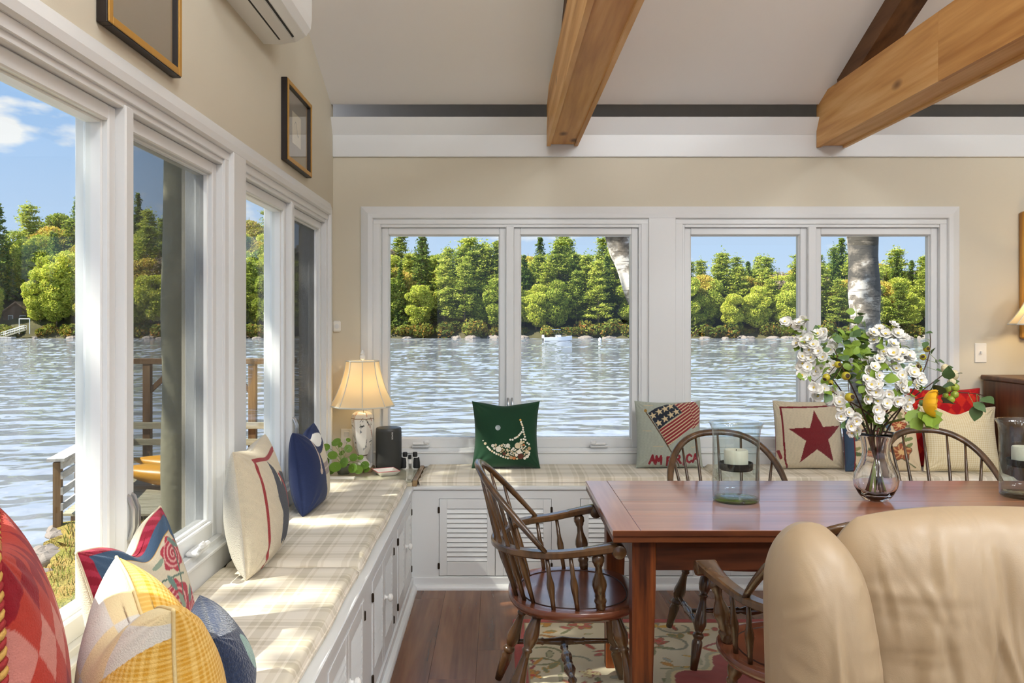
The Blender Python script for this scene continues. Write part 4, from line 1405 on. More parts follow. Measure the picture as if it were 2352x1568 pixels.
pillow('cream checked pillow with corded edge leaning on the red harlequin pillow', 0.44, 0.37, 0.15, (2.60, 4.70, ZCU), -88, f_gingham('efe4c6', 'dcc99a', 34), 'eadfc4', lean=13, roll=-2, pinch=.10, dent=.035, dent_at=-.05, seed=5, n=170, piping=M['cream_cord'], pr=.005)
pillow('red and orange harlequin pillow against the wall by the back windows', 0.44, 0.45, 0.13, (2.60, 4.885, ZCU), -90, f_harlequin('c92f22', 'a8161f', 'e0512e', 6.4, 4.6), '8c1f28', lean=5, pinch=.07, seed=6, piping=M['red_cord'], pr=.005)
# left window seat, far to near
pillow('navy pillow with a printed boat hull on the left bench', 0.36, 0.365, 0.16, (-0.835, 3.80, ZCU), -2, f_navy, '293356', lean=7, pinch=.10, dent=.04, seed=7, n=130)
pillow('cream hooked pillow with a red line and dark animal', 0.44, 0.42, 0.19, (-0.828, 2.955, ZCU), 2, f_moose, 'ddd6c6', lean=6, pinch=.07, dent=.015, seed=8, n=150, bump=(0.9, 380), sheen=.2)
pillow('tapestry pillow with pink flowers and a blue border', 0.45, 0.36, 0.15, (-0.815, 2.02, ZCU), 0, f_tapestry, 'd8ccb4', lean=14, pinch=.10, dent=.055, seed=9, n=150, piping=M['cream_cord'], pr=.003)
pillow('shaggy dark blue pillow behind the yellow checked pillow', 0.30, 0.20, 0.15, (-0.605, 1.87, ZCU), 25, f_blue, '243048', lean=12, pinch=.06, seed=10, n=150, bump=(1.0, 150), sheen=.3)
pillow('yellow gingham pillow with a pointed chopped top', 0.40, 0.36, 0.25, (-0.645, 1.585, ZCU), 37, f_gingham('ecc878', 'd29a32', 40, None), b_patch, lean=4, pinch=.12, dent=.055, dent_at=.0, seed=12, n=150, piping=M['yellow_cord'], pr=.0035)
pillow('red harlequin pillow with twisted gold and red cord', 0.42, 0.49, 0.20, (-0.855, 1.475, ZCU), 31, f_harlequin('ae3b2e', '8a1c26', 'c47f74', 6.2, 4.0), 'b06a70', lean=3, pinch=.09, dent=.01, seed=13, n=140, rope=(M['gold_cord'], M['red_cord']), pr=.008)

# buttons sewn on the green pillow
btn_cols = {'w': plain('shell_button', 'ece4d2', 0.25), 'c': plain('cream_button', 'd9c7a2', 0.3), 't': plain('tan_button', 'b3926a', 0.35), 'b': plain('brown_button', '5e2f1f', 0.35), 'o': plain('amber_button', 'b5713d', 0.35), 'g': plain('grey_button', '9aa5a3', 0.25), 'y': plain('yellow_button', 'd8a33c', 0.3)}
btn_mesh = {k: MB().lathe([(0.0, 0.0), (1.0, 0.0), (1.0, 0.25), (0.86, 0.34), (0.72, 0.26), (0.30, 0.22), (0.0, 0.22)], n=16).mesh('button', m, 'auto') for k, m in btn_cols.items()}
def put_button(x, y, r, c):
    u, v = (x - 140) / 1340.0 * 2 - 1, (1 - (y - 180) / 1270.0) * 2 - 1
    i = int(np.clip(np.searchsorted(gg, u), 1, len(gg) - 2)); j = int(np.clip(np.searchsorted(gg, v), 1, len(gg) - 2))
    p = Vector(GF[i, j]); du = Vector(GF[i + 1, j] - GF[i - 1, j]); dv = Vector(GF[i, j + 1] - GF[i, j - 1])
    nn = du.cross(dv).normalized()
    o = bpy.data.objects.new('button', btn_mesh[c]); COL.objects.link(o)
    R = r / 1340.0 * 0.385
    o.parent = gp
    o.matrix_basis = Matrix.Translation(p + nn * 0.0008) @ nn.to_track_quat('Z', 'Y').to_matrix().to_4x4() @ Matrix.Diagonal((R, R, min(R, 0.007), 1))
placed = []
def bt(x, y, r, c):
    placed.append((x, y, r)); put_button(x, y, r, c)
bt(645, 695, 54, 'g')
for q in ((660, 1110, 58, 'w'), (840, 1035, 42, 'w'), (1025, 1045, 60, 'c'), (545, 1035, 33, 'w'), (1060, 1155, 45, 'w'), (1105, 990, 35, 'c'), (765, 1195, 32, 'b'), (1010, 1220, 32, 'w'), (1085, 1245, 58, 'b'), (965, 1275, 35, 'o'), (900, 1265, 35, 't'), (1265, 1095, 38, 't'), (1225, 1160, 38, 'c'), (1160, 1030, 25, 'o'), (1215, 1240, 35, 'w'), (1170, 1275, 28, 'w'), (385, 1000, 28, 'c'), (343, 945, 14, 'w'), (1090, 548, 22, 'y'), (720, 1040, 25, 'c'), (605, 1025, 25, 'c')):
    bt(*q)
for q in ((435, 1070), (465, 1085), (497, 1120), (537, 1142), (577, 1165), (617, 1192), (657, 1207), (702, 1228), (752, 1253), (800, 1268), (842, 1278), (1020, 1285), (1255, 1205), (1270, 1165)):
    bt(*q, 21, rnd.choice('wwc'))
for q in ((1100, 590), (1115, 625), (1128, 662), (1140, 700), (1140, 742), (1158, 790), (1165, 836), (1187, 872), (1197, 928), (1150, 910), (1100, 935), (1150, 968), (1236, 982), (1268, 1010), (1110, 788), (1085, 812), (1065, 846), (1038, 868), (1008, 888), (972, 905), (930, 928), (887, 935)):
    bt(*q, 20, rnd.choice('wwwc'))
body = [(510, 1020), (880, 1010), (900, 1110), (960, 1060), (1080, 1000), (1200, 1040), (1290, 1080), (1280, 1200), (1200, 1280), (840, 1280), (600, 1170)]
tries = 0
while tries < 2500 and len(placed) < 170:
    tries += 1
    x, y, r = rnd.uniform(510, 1290), rnd.uniform(1000, 1285), rnd.choice((14, 17, 20, 24))
    if not in_poly(np.array([x]), np.array([y]), body)[0]: continue
    if any((x - a) ** 2 + (y - b) ** 2 < (0.93 * (r + c)) ** 2 for a, b, c in placed): continue
    bt(x, y, r, rnd.choice('wwwwwwccct'))

# ================================================================== corner table things
def lamp_body_mat():
    return vcol('painted_porcelain', 0.12, spec=0.6)
def table_lamp(loc, label, shade_r, shade_top, z0, z1, power, base_prof, detail=True, warm=(1.0, 0.76, 0.44)):
    x, y, z = loc
    r = empty('table_lamp', loc, label=label, cat='lamp')
    if detail:
        MB().box(x - .062, x + .062, y - .062, y + .062, z, z + .022, .004).build('wooden_plinth', M['corner_wood'], r)
        MB().box(x - .055, x + .055, y - .055, y + .055, z + .022, z + .034, .004).build('porcelain_plinth', M['plastic'], r)
    # painted porcelain body, hexagonal
    n = 6 * 16
    A = np.linspace(0, 2 * PI, n, endpoint=False)
    hexr = 1.0 / np.cos((A % (PI / 3)) - PI / 6) * math.cos(PI / 6)
    pr = np.array(base_prof); tt = np.linspace(0, 1, 90)
    s = np.r_[0, np.cumsum(np.hypot(*np.diff(pr, axis=0).T))]; s /= s[-1]
    rr, zz = np.interp(tt, s, pr[:, 0]), np.interp(tt, s, pr[:, 1])
    AA, TT = np.meshgrid(A, tt, indexing='ij')
    P = np.stack([x + rr[None] * (hexr * np.cos(A))[:, None], y + rr[None] * (hexr * np.sin(A))[:, None], np.broadcast_to(z + zz[None], AA.shape)], -1)
    C = base(AA, 'efe9de')
    Z = (zz[None] + 0 * AA - zz.min()) / (zz.max() - zz.min())
    k = np.random.RandomState(4)
    for _ in range(70):
        ca, cz = k.uniform(0, 6.28), k.uniform(.22, .80)
        L, W_, an = k.uniform(.02, .10), k.uniform(.006, .016), k.uniform(0, 3.2)
        da = (AA - ca + PI) % (2 * PI) - PI
        a = da * .35 * math.cos(an) + (Z - cz) * math.sin(an); b_ = -da * .35 * math.sin(an) + (Z - cz) * math.cos(an)
        m_ = (a / L) ** 2 + (b_ / W_) ** 2 < 1
        if cz < .5: C[m_] = H(k.choice(['6e7686', '8f8f78', '55585a', 'b9a77c']))
        else: C[m_] = H(k.choice(['4a4a46', '8f8a70', 'b77f68', '70727a']))
    for _ in range(14):
        ca, cz = k.uniform(0, 6.28), k.uniform(.80, .90)
        da = (AA - ca + PI) % (2 * PI) - PI
        C[(da * .5) ** 2 + (Z - cz) ** 2 < .0007] = H(k.choice(['c4502e', '8c8a66', 'd08a4a']))
    C[(Z > .775) & (Z < .785)] = H('8d6f4a'); C[(Z > .155) & (Z < .17)] = H('5c4530')
    me = grid_mesh('lamp_body', P, lamp_body_mat(), C, wrap_u=True)
    new_obj('lamp_body', me, r)
    # shade: eight gathered panels
    m, nn, l, b = nt('silk_lampshade')
    b.inputs['Base Color'].default_value = (*s2l('efe2c6'), 1); b.inputs['Roughness'].default_value = 0.8
    tr = nn.new('ShaderNodeBsdfTranslucent'); tr.inputs['Color'].default_value = (*s2l('f3dfb4'), 1)
    mx = nn.new('ShaderNodeMixShader'); mx.inputs[0].default_value = 0.5
    l.new(b.outputs[0], mx.inputs[1]); l.new(tr.outputs[0], mx.inputs[2]); l.new(mx.outputs[0], nn['Material Output'].inputs['Surface'])
    NP, per = 8, 10
    pts = []
    lo = lambda t: shade_top + (shade_r - shade_top) * (t ** 2.0 * .72 + t * .28)
    def rad(a, t):
        ph = (a % (2 * PI / NP)) / (2 * PI / NP)
        return lo(t) * (math.cos(PI / NP) / math.cos((ph - .5) * 2 * PI / NP)) * (1 - 0.010 * math.sin(PI * ph) * 0)
    tv = np.linspace(0, 1, 18)
    Ps = np.array([[(x + rad(a, t) * math.cos(a + .15), y + rad(a, t) * math.sin(a + .15), z + z1 + (z0 - z1) * t - 0.006 * math.sin(PI * ((a % (2 * PI / NP)) / (2 * PI / NP))) * 0) for t in tv] for a in np.linspace(0, 2 * PI, NP * per, endpoint=False)])
    sh = new_obj('lamp_shade', grid_mesh('lamp_shade', Ps, m, None, wrap_u=True, smooth=False), r)
    M.setdefault('shade_trim', plain('shade_trim', 'd9d6c8', 0.8))
    for kk in range(NP):
        a = kk * 2 * PI / NP
        MB().tube([(x + (rad(a, t) + .0015) * math.cos(a + .15), y + (rad(a, t) + .0015) * math.sin(a + .15), z + z1 + (z0 - z1) * t) for t in tv], .0028, 6).build('rib', M['shade_trim'], sh)
    for t_, q_ in ((0, .004), (1, .005)):
        MB().tube([(x + rad(a, t_) * math.cos(a + .15), y + rad(a, t_) * math.sin(a + .15), z + (z1 if t_ == 0 else z0)) for a in np.linspace(0, 2 * PI, NP * per + 1)], q_, 6, cap=False).build('rim', M['shade_trim'], sh)
    MB().tube([(x, y, z + zz.max() - .002), (x, y, z + z1 - .005)], .004, 6).build('harp', M['silver'], r)
    MB().tube([(x - shade_top * .97, y, z + z1 - .004), (x + shade_top * .97, y, z + z1 - .004)], .0025, 6).build('spider', M['silver'], r)
    MB().lathe([(0, 0), (.008, 0), (.008, .006), (.015, .012), (.016, .03), (.012, .036), (.014, .042), (.009, .052), (.004, .062), (0, .063)], (x, y, z + z1), 14).build('finial', M['plastic'], r, 'auto')
    MB().lathe([(0, 0), (.016, .004), (.026, .03), (.026, .05), (.012, .085), (0, .09)], (x, y, z + z0 + .05), 14).build('bulb', plain('warm_bulb', 'fff0d0', 0.4, emit='ffcf87', estr=4.0), r, True)
    d = bpy.data.lights.new('bulb_light', 'POINT'); d.energy = power; d.color = warm; d.shadow_soft_size = 0.035
    lo_ = bpy.data.objects.new('bulb_light', d); COL.objects.link(lo_); lo_.location = (x, y, z + z0 + .10); adopt(lo_, r)
    return r
table_lamp((-0.78, 4.835, ZC), 'lit porcelain table lamp with cream bell shade in the corner', 0.180, 0.094, 0.372, 0.630, 2.6,
           [(0, .034), (.040, .034), (.044, .044), (.030, .060), (.021, .072), (.020, .082), (.030, .092), (.046, .135), (.058, .20), (.065, .285), (.067, .295), (.064, .305), (.060, .325), (.042, .338), (.026, .342), (.026, .372), (.018, .376), (0, .378)])

# speaker
M['speaker'] = plain('black_speaker_grille', '33332f', 0.55, bump=0.35, bscale=900)
M['speaker_top'] = plain('black_speaker_cap', '3a3a37', 0.4)
sx, sy = -0.633, 4.862
sp = empty('smart_speaker', (sx, sy, ZC), label='black rounded cylindrical wireless speaker beside the lamp', cat='speaker')
def oval(prof, n=40):
    return MB().lathe(prof, (sx, sy, ZC), n)
oval([(0.0, 0.0), (.060, 0.0), (.066, .003), (.068, .014), (0, .014)]).build('charging_base', M['speaker_top'], sp, 'auto')
oval([(0, .012), (.069, .012), (.073, .018), (.0745, .05), (.0745, .215), (.0735, .226), (0, .226)]).build('grille', M['speaker'], sp, 'auto')
oval([(0, .224), (.0735, .226), (.0735, .238), (.069, .245), (.05, .247), (0, .247)]).build('top_cap', M['speaker_top'], sp, 'auto')
def text_mesh(body, size, m, name):
    cu = bpy.data.curves.new(name, 'FONT'); cu.body = body; cu.size = size; cu.align_x = 'CENTER'; cu.align_y = 'CENTER'; cu.extrude = 0.0004
    to = bpy.data.objects.new(name, cu); COL.objects.link(to)
    dg = bpy.context.evaluated_depsgraph_get(); dg.update()
    me = bpy.data.meshes.new_from_object(to.evaluated_get(dg))
    bpy.data.objects.remove(to)
    me.name = name
    me.materials.clear(); me.materials.append(m)
    return me
lt = bpy.data.objects.new('lettering', text_mesh('SONOS', 0.0125, plain('white_print', 'e8e8e4', 0.5), 'lettering')); COL.objects.link(lt)
ang = math.radians(-66)
lt.matrix_basis = Matrix.Translation((sx + .0750 * math.cos(ang), sy + .0750 * math.sin(ang), ZC + .205)) @ Matrix.Rotation(ang + PI / 2, 4, 'Z') @ Matrix.Rotation(PI / 2, 4, 'X') @ Matrix.Rotation(PI / 2, 4, 'Z')
adopt(lt, sp)

# binoculars
M['rubber'] = plain('black_rubber', '1d1d1d', 0.6, bump=0.2, bscale=500)
bx, by = -0.513, 4.90
bn = empty('binoculars', (bx, by, ZC), label='black and white binoculars standing on the corner table', cat='binoculars')
for s in (-1, 1):
    c = bx + s * 0.029
    MB().lathe([(0, 0), (.021, 0), (.0225, .004), (.021, .03), (.0185, .055), (.0175, .07), (0, .07)], (c, by, ZC), 20).build('barrel', M['plastic'], bn, 'auto')
    MB().lathe([(.0228, .006), (.0238, .012), (.0225, .036), (.020, .058), (.0188, .066), (.0175, .066), (.021, .03)], (c + s * .006, by - .002, ZC), 20).build('grip', M['rubber'], bn, 'auto')
    MB().lathe([(0, .07), (.0125, .07), (.0135, .075), (.0135, .092), (.011, .096), (0, .096)], (c, by, ZC), 18).build('eyepiece', M['rubber'], bn, 'auto')
MB().box(bx - .010, bx + .010, by - .020, by + .006, ZC + .030, ZC + .068, .003).build('bridge', M['plastic'], bn)
MB().tube([(bx, by - .016, ZC + .060), (bx, by - .016, ZC + .082)], .0095, 14).build('focus_wheel', M['rubber'], bn, 'auto')

# red-rimmed dish
M['dish'] = plain('white_glaze', 'efece4', 0.15)
M['dish_rim'] = plain('red_rim', 'c43a48', 0.3)
dx, dy = -0.628, 4.705
ds = empty('trinket_dish', (dx, dy, ZC), rz=0.0, label='white square dish with a thin red rim beside the speaker', cat='dish')
def sqr(s, z, a=0.42, k=1.0):
    return [(dx + s * (math.cos(a) * p - math.sin(a) * q * k), dy + s * (math.sin(a) * p + math.cos(a) * q * k), ZC + z) for p, q in ((-1, -1), (0, -1.0), (1, -1), (1.0, 0), (1, 1), (0, 1.0), (-1, 1), (-1.0, 0))]
MB().rings([sqr(.040, 0), sqr(.044, .002), sqr(.064, .026), sqr(.062, .027), sqr(.042, .006), sqr(.01, .005)]).build('bowl', M['dish'], ds, 'auto')
MB().tube(sqr(.0635, .0270) + [sqr(.0635, .0270)[0]], .0016, 6, cap=False).build('rim', M['dish_rim'], ds)
pp = MB(); pp.box(-.98 + .05, -.78, 4.555, 4.600, ZC, ZC + .012, .003)
nb = tag(pp.build('folded_napkin', plain('white_paper', 'f0ece2', 0.8)), 'folded white paper napkin at the edge of the corner table', 'napkin')

# pilea plant
M['leaf'] = plain('round_leaf', '6f9430', 0.35, spec=0.4, var=0.35, bscale=14)
M['stem'] = plain('green_stem', '8aa05a', 0.5)
M['pot'] = plain('grey_green_pot', '6e6f60', 0.6)
plx, ply = -0.870, 4.735
pl = empty('potted_plant', (plx, ply, ZC), label='round leaved green houseplant in a grey pot', cat='plant')
MB().lathe([(0, 0), (.030, 0), (.036, .01), (.040, .048), (.037, .05), (.034, .044), (0, .042)], (plx, ply, ZC), 24).build('pot', M['pot'], pl, 'auto')
MB().lathe([(0, .046), (.036, .046), (.030, .049), (0, .050)], (plx, ply, ZC), 16).build('soil', plain('potting_soil', '3a2c20', 0.95, bump=.6, bscale=200), pl, True)
disc = []
leaf_me = MB()
for rr, zz in ((0.0, -.06), (.5, -.02), (.9, .02), (1.0, .0)):
    disc.append([(rr * math.cos(2 * PI * k / 18), rr * math.sin(2 * PI * k / 18), zz) for k in range(18)])
leaf_me.rings(disc, cap=False)
leaf_me = leaf_me.mesh('leaf', M['leaf'], True)
Lp = [(772, 1015, .030, 4.70), (748, 1027, .026, 4.74), (800, 1030, .025, 4.76), (764, 1045, .028, 4.66), (812, 1050, .024, 4.70), (790, 1062, .031, 4.62), (770, 1072, .034, 4.60), (810, 1075, .030, 4.62), (822, 1078, .029, 4.65), (838, 1068, .026, 4.70), (745, 1060, .030, 4.70), (785, 1040, .020, 4.78), (760, 1080, .026, 4.66), (842, 1078, .020, 4.72), (756, 1010, .018, 4.82), (828, 1050, .018, 4.78), (781, 1021, .018, 4.80), (800, 1010, .014, 4.82)]
for k, (qx, qy, s, d) in enumerate(Lp):
    p = px(qx, qy, d)
    root_ = Vector((plx + rnd.uniform(-.01, .01), ply + rnd.uniform(-.01, .01), ZC + .048))
    mid_ = root_.lerp(p, .55) + Vector((0, 0, .03))
    MB().tube([root_, root_.lerp(mid_, .6) + Vector((0, 0, .012)), mid_.lerp(p, .4), p], .0016, 5).build('stalk', M['stem'], pl)
    nv = Vector((rnd.uniform(-.5, .5), -0.75, rnd.uniform(.25, 1.0))).normalized()
    o = bpy.data.objects.new('leaf', leaf_me); COL.objects.link(o)
    o.matrix_basis = Matrix.Translation(p) @ nv.to_track_quat('Z', 'Y').to_matrix().to_4x4() @ Matrix.Diagonal((s, s * .93, s, 1))
    adopt(o, pl)

# ================================================================== on the walls
M['gold'] = plain('gold_leaf_frame', 'c08f3c', 0.4, 0.15, bump=0.1, bscale=40)
M['black_wood'] = plain('black_frame_side', '1f1512', 0.45)
M['mat_board'] = plain('taupe_mat_board', '9a8f7c', 0.6)
M['print_paper'] = plain('cream_print_paper', 'e4d9bd', 0.7)
M['ink'] = plain('pencil_ink', '8a8272', 0.8)
M['frame_glass'] = thin_glass('picture_glass', 'ffffff', gain=0.8)
def left_picture(y0, y1, z0, z1, label):
    r = empty('picture_frame', (XW, 0.5 * (y0 + y1), z0), label=label, cat='picture', group='gold framed pictures on the left wall')
    x0, x1 = XW + .001, XW + .028
    fw = .026
    f = MB(); g = MB()
    for q in ((y0, y0 + fw, z0, z1), (y1 - fw, y1, z0, z1), (y0 + fw, y1 - fw, z0, z0 + fw), (y0 + fw, y1 - fw, z1 - fw, z1)):
        f.box(x0, x1, q[0], q[1], q[2], q[3], .002)
        g.box(x1, x1 + .004, q[0] + .003 * (q[0] == y0), q[1] - .003 * (q[1] == y1), q[2] + .003, q[3] - .003, .0015)
    f.build('frame', M['black_wood'], r); g.build('gold_face', M['gold'], r)
    MB().box(x0, x0 + .010, y0 + fw, y1 - fw, z0 + fw, z1 - fw).build('mat_board', M['mat_board'], r)
    cy, cz = .5 * (y0 + y1), .5 * (z0 + z1)
    hw, hh = (y1 - y0) * .17, (z1 - z0) * .20
    pr = MB().box(x0 + .010, x0 + .0108, cy - hw, cy + hw, cz - hh, cz + hh).build('print', M['print_paper'], r)
    sk = MB()
    pts = [(x0 + .0112, cy - hw * .5 + hw * t, cz + hh * (.35 * math.sin(6 * t) - .3 * t + .2)) for t in np.linspace(0, 1, 18)]
    sk.tube(pts, .0012, 4)
    sk.build('drawing', M['ink'], pr)
    MB().box(x0 + .017, x0 + .0185, y0 + fw, y1 - fw, z0 + fw, z1 - fw).build('glazing', M['frame_glass'], r)
left_picture(3.80, 4.30, 2.17, 2.545, 'small gold framed print beside the sloped ceiling')
left_picture(2.05, 2.53, 2.17, 2.80, 'large gold framed print above the windows, cut by the top of the view')

# air conditioner
M['ac'] = plain('white_ac_plastic', 'eeeeec', 0.3)
M['ac_dark'] = plain('ac_slot', '2b2b2b', 0.7)
ac = empty('air_conditioner', (XW, 3.1, 2.60), label='white wall mounted air conditioner under the ceiling slope', cat='air conditioner')
prof = [(XW, 2.60), (XW + .075, 2.598), (XW + .135, 2.608), (XW + .178, 2.632), (XW + .197, 2.660), (XW + .202, 2.70), (XW + .202, 2.86), (XW + .19, 2.885), (XW, 2.885)]
MB().prism(prof, 1, 2.69, 3.52).build('housing', M['ac'], ac)
def ac_strip(x0, z0, x1, z1, o, m, nm, ya, yb, th=.003):
    nx, nz = (z1 - z0), -(x1 - x0); L_ = math.hypot(nx, nz); nx, nz = nx / L_ * o, nz / L_ * o
    MB().prism([(x0 + nx, z0 + nz), (x1 + nx, z1 + nz), (x1 - nx * .2, z1 - nz * .2), (x0 - nx * .2, z0 - nz * .2)], 1, ya, yb).build(nm, m, ac)
ac_strip(XW + .079, 2.5985, XW + .086, 2.5995, .0012, M['ac_dark'], 'slot', 2.72, 3.46)
ac_strip(XW + .088, 2.5996, XW + .132, 2.6070, .005, M['ac'], 'louver', 2.72, 3.47)
ac_strip(XW + .1345, 2.6078, XW + .1415, 2.6116, .0012, M['ac_dark'], 'slot', 2.72, 3.46)
ac_strip(XW + .144, 2.613, XW + .176, 2.631, .005, M['ac'], 'louver', 2.72, 3.47)

th = MB().box(-0.986 + .004, -0.934, YW - .020, YW, 1.375, 1.442, .008)
ws = empty('wall_sensor', (-.958, YW, 1.37), label='small white round-button sensor on the back wall corner', cat='sensor')
th.build('housing', M['plastic'], ws)
MB().tube([(-.955, YW - .019, 1.408), (-.955, YW - .024, 1.408)], .014, 18).build('button', M['white'], ws, 'auto')
sw = empty('light_switch', (2.87, YW, 1.19), label='white dimmer light switch plate on the back wall', cat='switch')
MB().box(2.835, 2.905, YW - .006, YW, 1.193, 1.308, .003).build('plate', M['plastic'], sw)
MB().box(2.865, 2.875, YW - .016, YW - .005, 1.243, 1.262, .002).build('toggle', M['white'], sw)
ot = empty('wall_outlet', (-.90, YW, .70), label='white wall outlet behind the corner lamp', cat='outlet')
MB().box(-.935, -.865, YW - .006, YW, .685, .80, .003).build('plate', M['plastic'], ot)
for z_ in (.715, .755):
    MB().box(-.915, -.885, YW - .009, YW - .005, z_, z_ + .028, .002).build('socket', M['white'], ot)

# right edge: framed picture, cabinet and lamp
M['pine'] = wood('gilded_pine', '8a5a1e', 'b5802f', 'c99a48', 'Z', 1.0, 0.35)
pf = empty('picture_frame', (3.4, YW, 1.33), label='large carved gold frame at the right edge of the view', cat='picture')
f = MB()
for q in ((3.095, 3.165, 1.335, 2.088), (3.735, 3.805, 1.335, 2.088), (3.165, 3.735, 1.335, 1.405), (3.165, 3.735, 2.018, 2.088)):
    f.box(q[0], q[1], YW - .045, YW - .002, q[2], q[3], .010)
f.build('frame', M['pine'], pf)
MB().box(3.16, 3.74, YW - .015, YW - .004, 1.40, 2.02).build('picture', M['mat_board'], pf)
for z_ in np.arange(1.35, 2.08, .018):
    MB().lathe([(0, -.005), (.005, 0), (0, .005)], (3.122, YW - .047, z_), 8).build('bead', M['pine'], pf)
M['cab'] = wood('dark_cabinet', '3c2415', '5a3820', '6b4527', 'Z', 0.8, 0.4)
cb = empty('side_cabinet', (3.3, 4.7, 0), label='dark wooden cabinet standing at the end of the bench', cat='cabinet')
MB().box(2.868, 3.72, 4.42, 4.97, .06, 1.095, .004).build('body', M['cab'], cb)
MB().box(2.856, 3.735, 4.405, 4.98, 1.095, 1.122, .006).build('top', M['cab'], cb)
for x_ in (2.885, 3.30):
    dr_ = MB().box(x_, x_ + .40, 4.402, 4.42, .12, 1.06, .004).build('door', M['cab'], cb)
    MB().tube([(x_ + (.37 if x_ < 3 else .03), 4.402, .6), (x_ + (.37 if x_ < 3 else .03), 4.382, .6)], .012, 12).build('knob', M['bronze'], dr_, 'auto')
for x_ in (2.875, 3.66):
    for y_ in (4.43, 4.91):
        MB().box(x_, x_ + .05, y_, y_ + .05, 0, .06, .004).build('foot', M['cab'], cb)
table_lamp((3.085, 4.70, 1.122), 'lit lamp with cream shade on the cabinet at the right edge', 0.20, 0.09, 0.30, 0.52, 12.0,
           [(0, 0), (.06, 0), (.065, .01), (.03, .03), (.045, .08), (.06, .14), (.045, .22), (.02, .26), (.018, .30), (0, .302)], detail=False)

# ================================================================== on the dining table
M['hur'] = thin_glass('hurricane_glass', 'f6fafa', wav=0.5, gain=1.2)
M['hur_base'] = thin_glass('green_glass_base', 'edf6f3', wav=0.3, gain=1.0)
M['iron'] = plain('dark_iron', '2c2a28', 0.5, 0.5)
M['wax'] = plain('ivory_wax', 'efe8d2', 0.5)
def hurricane(x, y, label, clabel):
    z = TZ
    r = empty('hurricane_vase', (x, y, z), label=label, cat='candle holder', group='hurricane glasses on the table')
    MB().lathe([(.084, .006), (.0865, .012), (.0875, .05), (.086, .15), (.0865, .24), (.090, .272), (.0985, .292), (.1005, .294), (.1, .297), (.0965, .295), (.0875, .274), (.0838, .24), (.0832, .15), (.0845, .05), (.084, .014)], (x, y, z), 48).build('glass_wall', M['hur'], r, True)
    MB().lathe([(0, 0), (.078, 0), (.0845, .004), (.0865, .010), (.084, .014), (.05, .018), (0, .020)], (x, y, z), 40).build('glass_base', M['hur_base'], r, True)
    for a in (200, 320, 80):
        a = math.radians(a)
        MB().lathe([(0, -.011), (.008, -.009), (.0115, 0), (.008, .009), (0, .011)], (x + .0765 * math.cos(a), y + .0765 * math.sin(a), z + .118), 14).build('glass_nub', M['hur'], r, True)
    t = empty('candle_tray', (x, y, z + .118), label='dark metal candle tray resting in the %s' % clabel, cat='tray')
    MB().lathe([(0, 0), (.058, 0), (.062, .004), (.0625, .028), (.0605, .028), (.058, .006), (0, .004)], (x, y, z + .118), 32).build('tray', M['iron'], t, 'auto')
    c = empty('pillar_candle', (x, y, z + .122), label='ivory pillar candle standing in the %s' % clabel, cat='candle')
    MB().lathe([(0, 0), (.0435, 0), (.0445, .004), (.0445, .068), (.042, .072), (.030, .071), (.012, .064), (0, .063)], (x, y, z + .122), 32).build('wax', M['wax'], c, 'auto')
    MB().tube([(x, y, z + .183), (x + .001, y, z + .196)], .0012, 5).build('wick', M['iron'], c)
hurricane(0.900, 3.178, 'hurricane glass with a candle at the left of the flower vase', 'hurricane glass beside the flower vase')
hurricane(2.040, 3.256, 'hurricane glass with a candle at the right edge of the view', 'hurricane glass at the right edge')

# crystal vase
VXW, VYW = 1.435, 3.19
def crystal_mat():
    m, n, l, b = nt('crystal_glass')
    b.inputs['Base Color'].default_value = (1, 1, 1, 1); b.inputs['Roughness'].default_value = 0.0
    b.inputs['Transmission Weight'].default_value = 1.0; b.inputs['IOR'].default_value = 1.48
    return m
M['crystal'] = crystal_mat()
vs = empty('flower_vase', (VXW, VYW, TZ), label='clear lobed crystal vase holding the flowers', cat='vase')
outer = [(.030, 0), (.040, .002), (.050, .008), (.064, .026), (.079, .055), (.083, .078), (.078, .105), (.064, .135), (.053, .160), (.049, .185), (.052, .215), (.060, .244), (.066, .258)]
inner = [(.0645, .258), (.0575, .244), (.0485, .215), (.0455, .185), (.049, .160), (.059, .135), (.072, .105), (.0765, .078), (.072, .055), (.055, .030), (.030, .020), (.0, .018)]
MB().lathe([(0, 0)] + outer + inner, (VXW, VYW, TZ), 60, lobes=6, amp=0.035).build('vase_body', M['crystal'], vs, True)

# bouquet
M['bark'] = plain('dark_twig', '4a3326', 0.7, bump=.4, bscale=200)
M['green_twig'] = plain('green_twig', '7f8f4a', 0.6)
M['petal'] = plain('white_petal', 'f6f4ee', 0.6, spec=0.2)
M['stamen'] = plain('yellow_stamen', 'e0c244', 0.6)
M['bleaf'] = plain('bouquet_leaf', '8aa83c', 0.5, var=0.3, bscale=30)
M['bleaf2'] = plain('dark_bouquet_leaf', '5e7d4c', 0.5, var=0.3, bscale=30)
M['hip'] = plain('yellow_green_hip', 'b5a82c', 0.35)
M['hip_g'] = plain('green_berry', '9aa83a', 0.3)
M['hip_end'] = plain('brown_hip_end', '3d2a17', 0.7)
M['poppy'] = plain('golden_poppy', 'ecb11a', 0.5)
M['bud'] = plain('pale_bud', 'e6d9b2', 0.6)

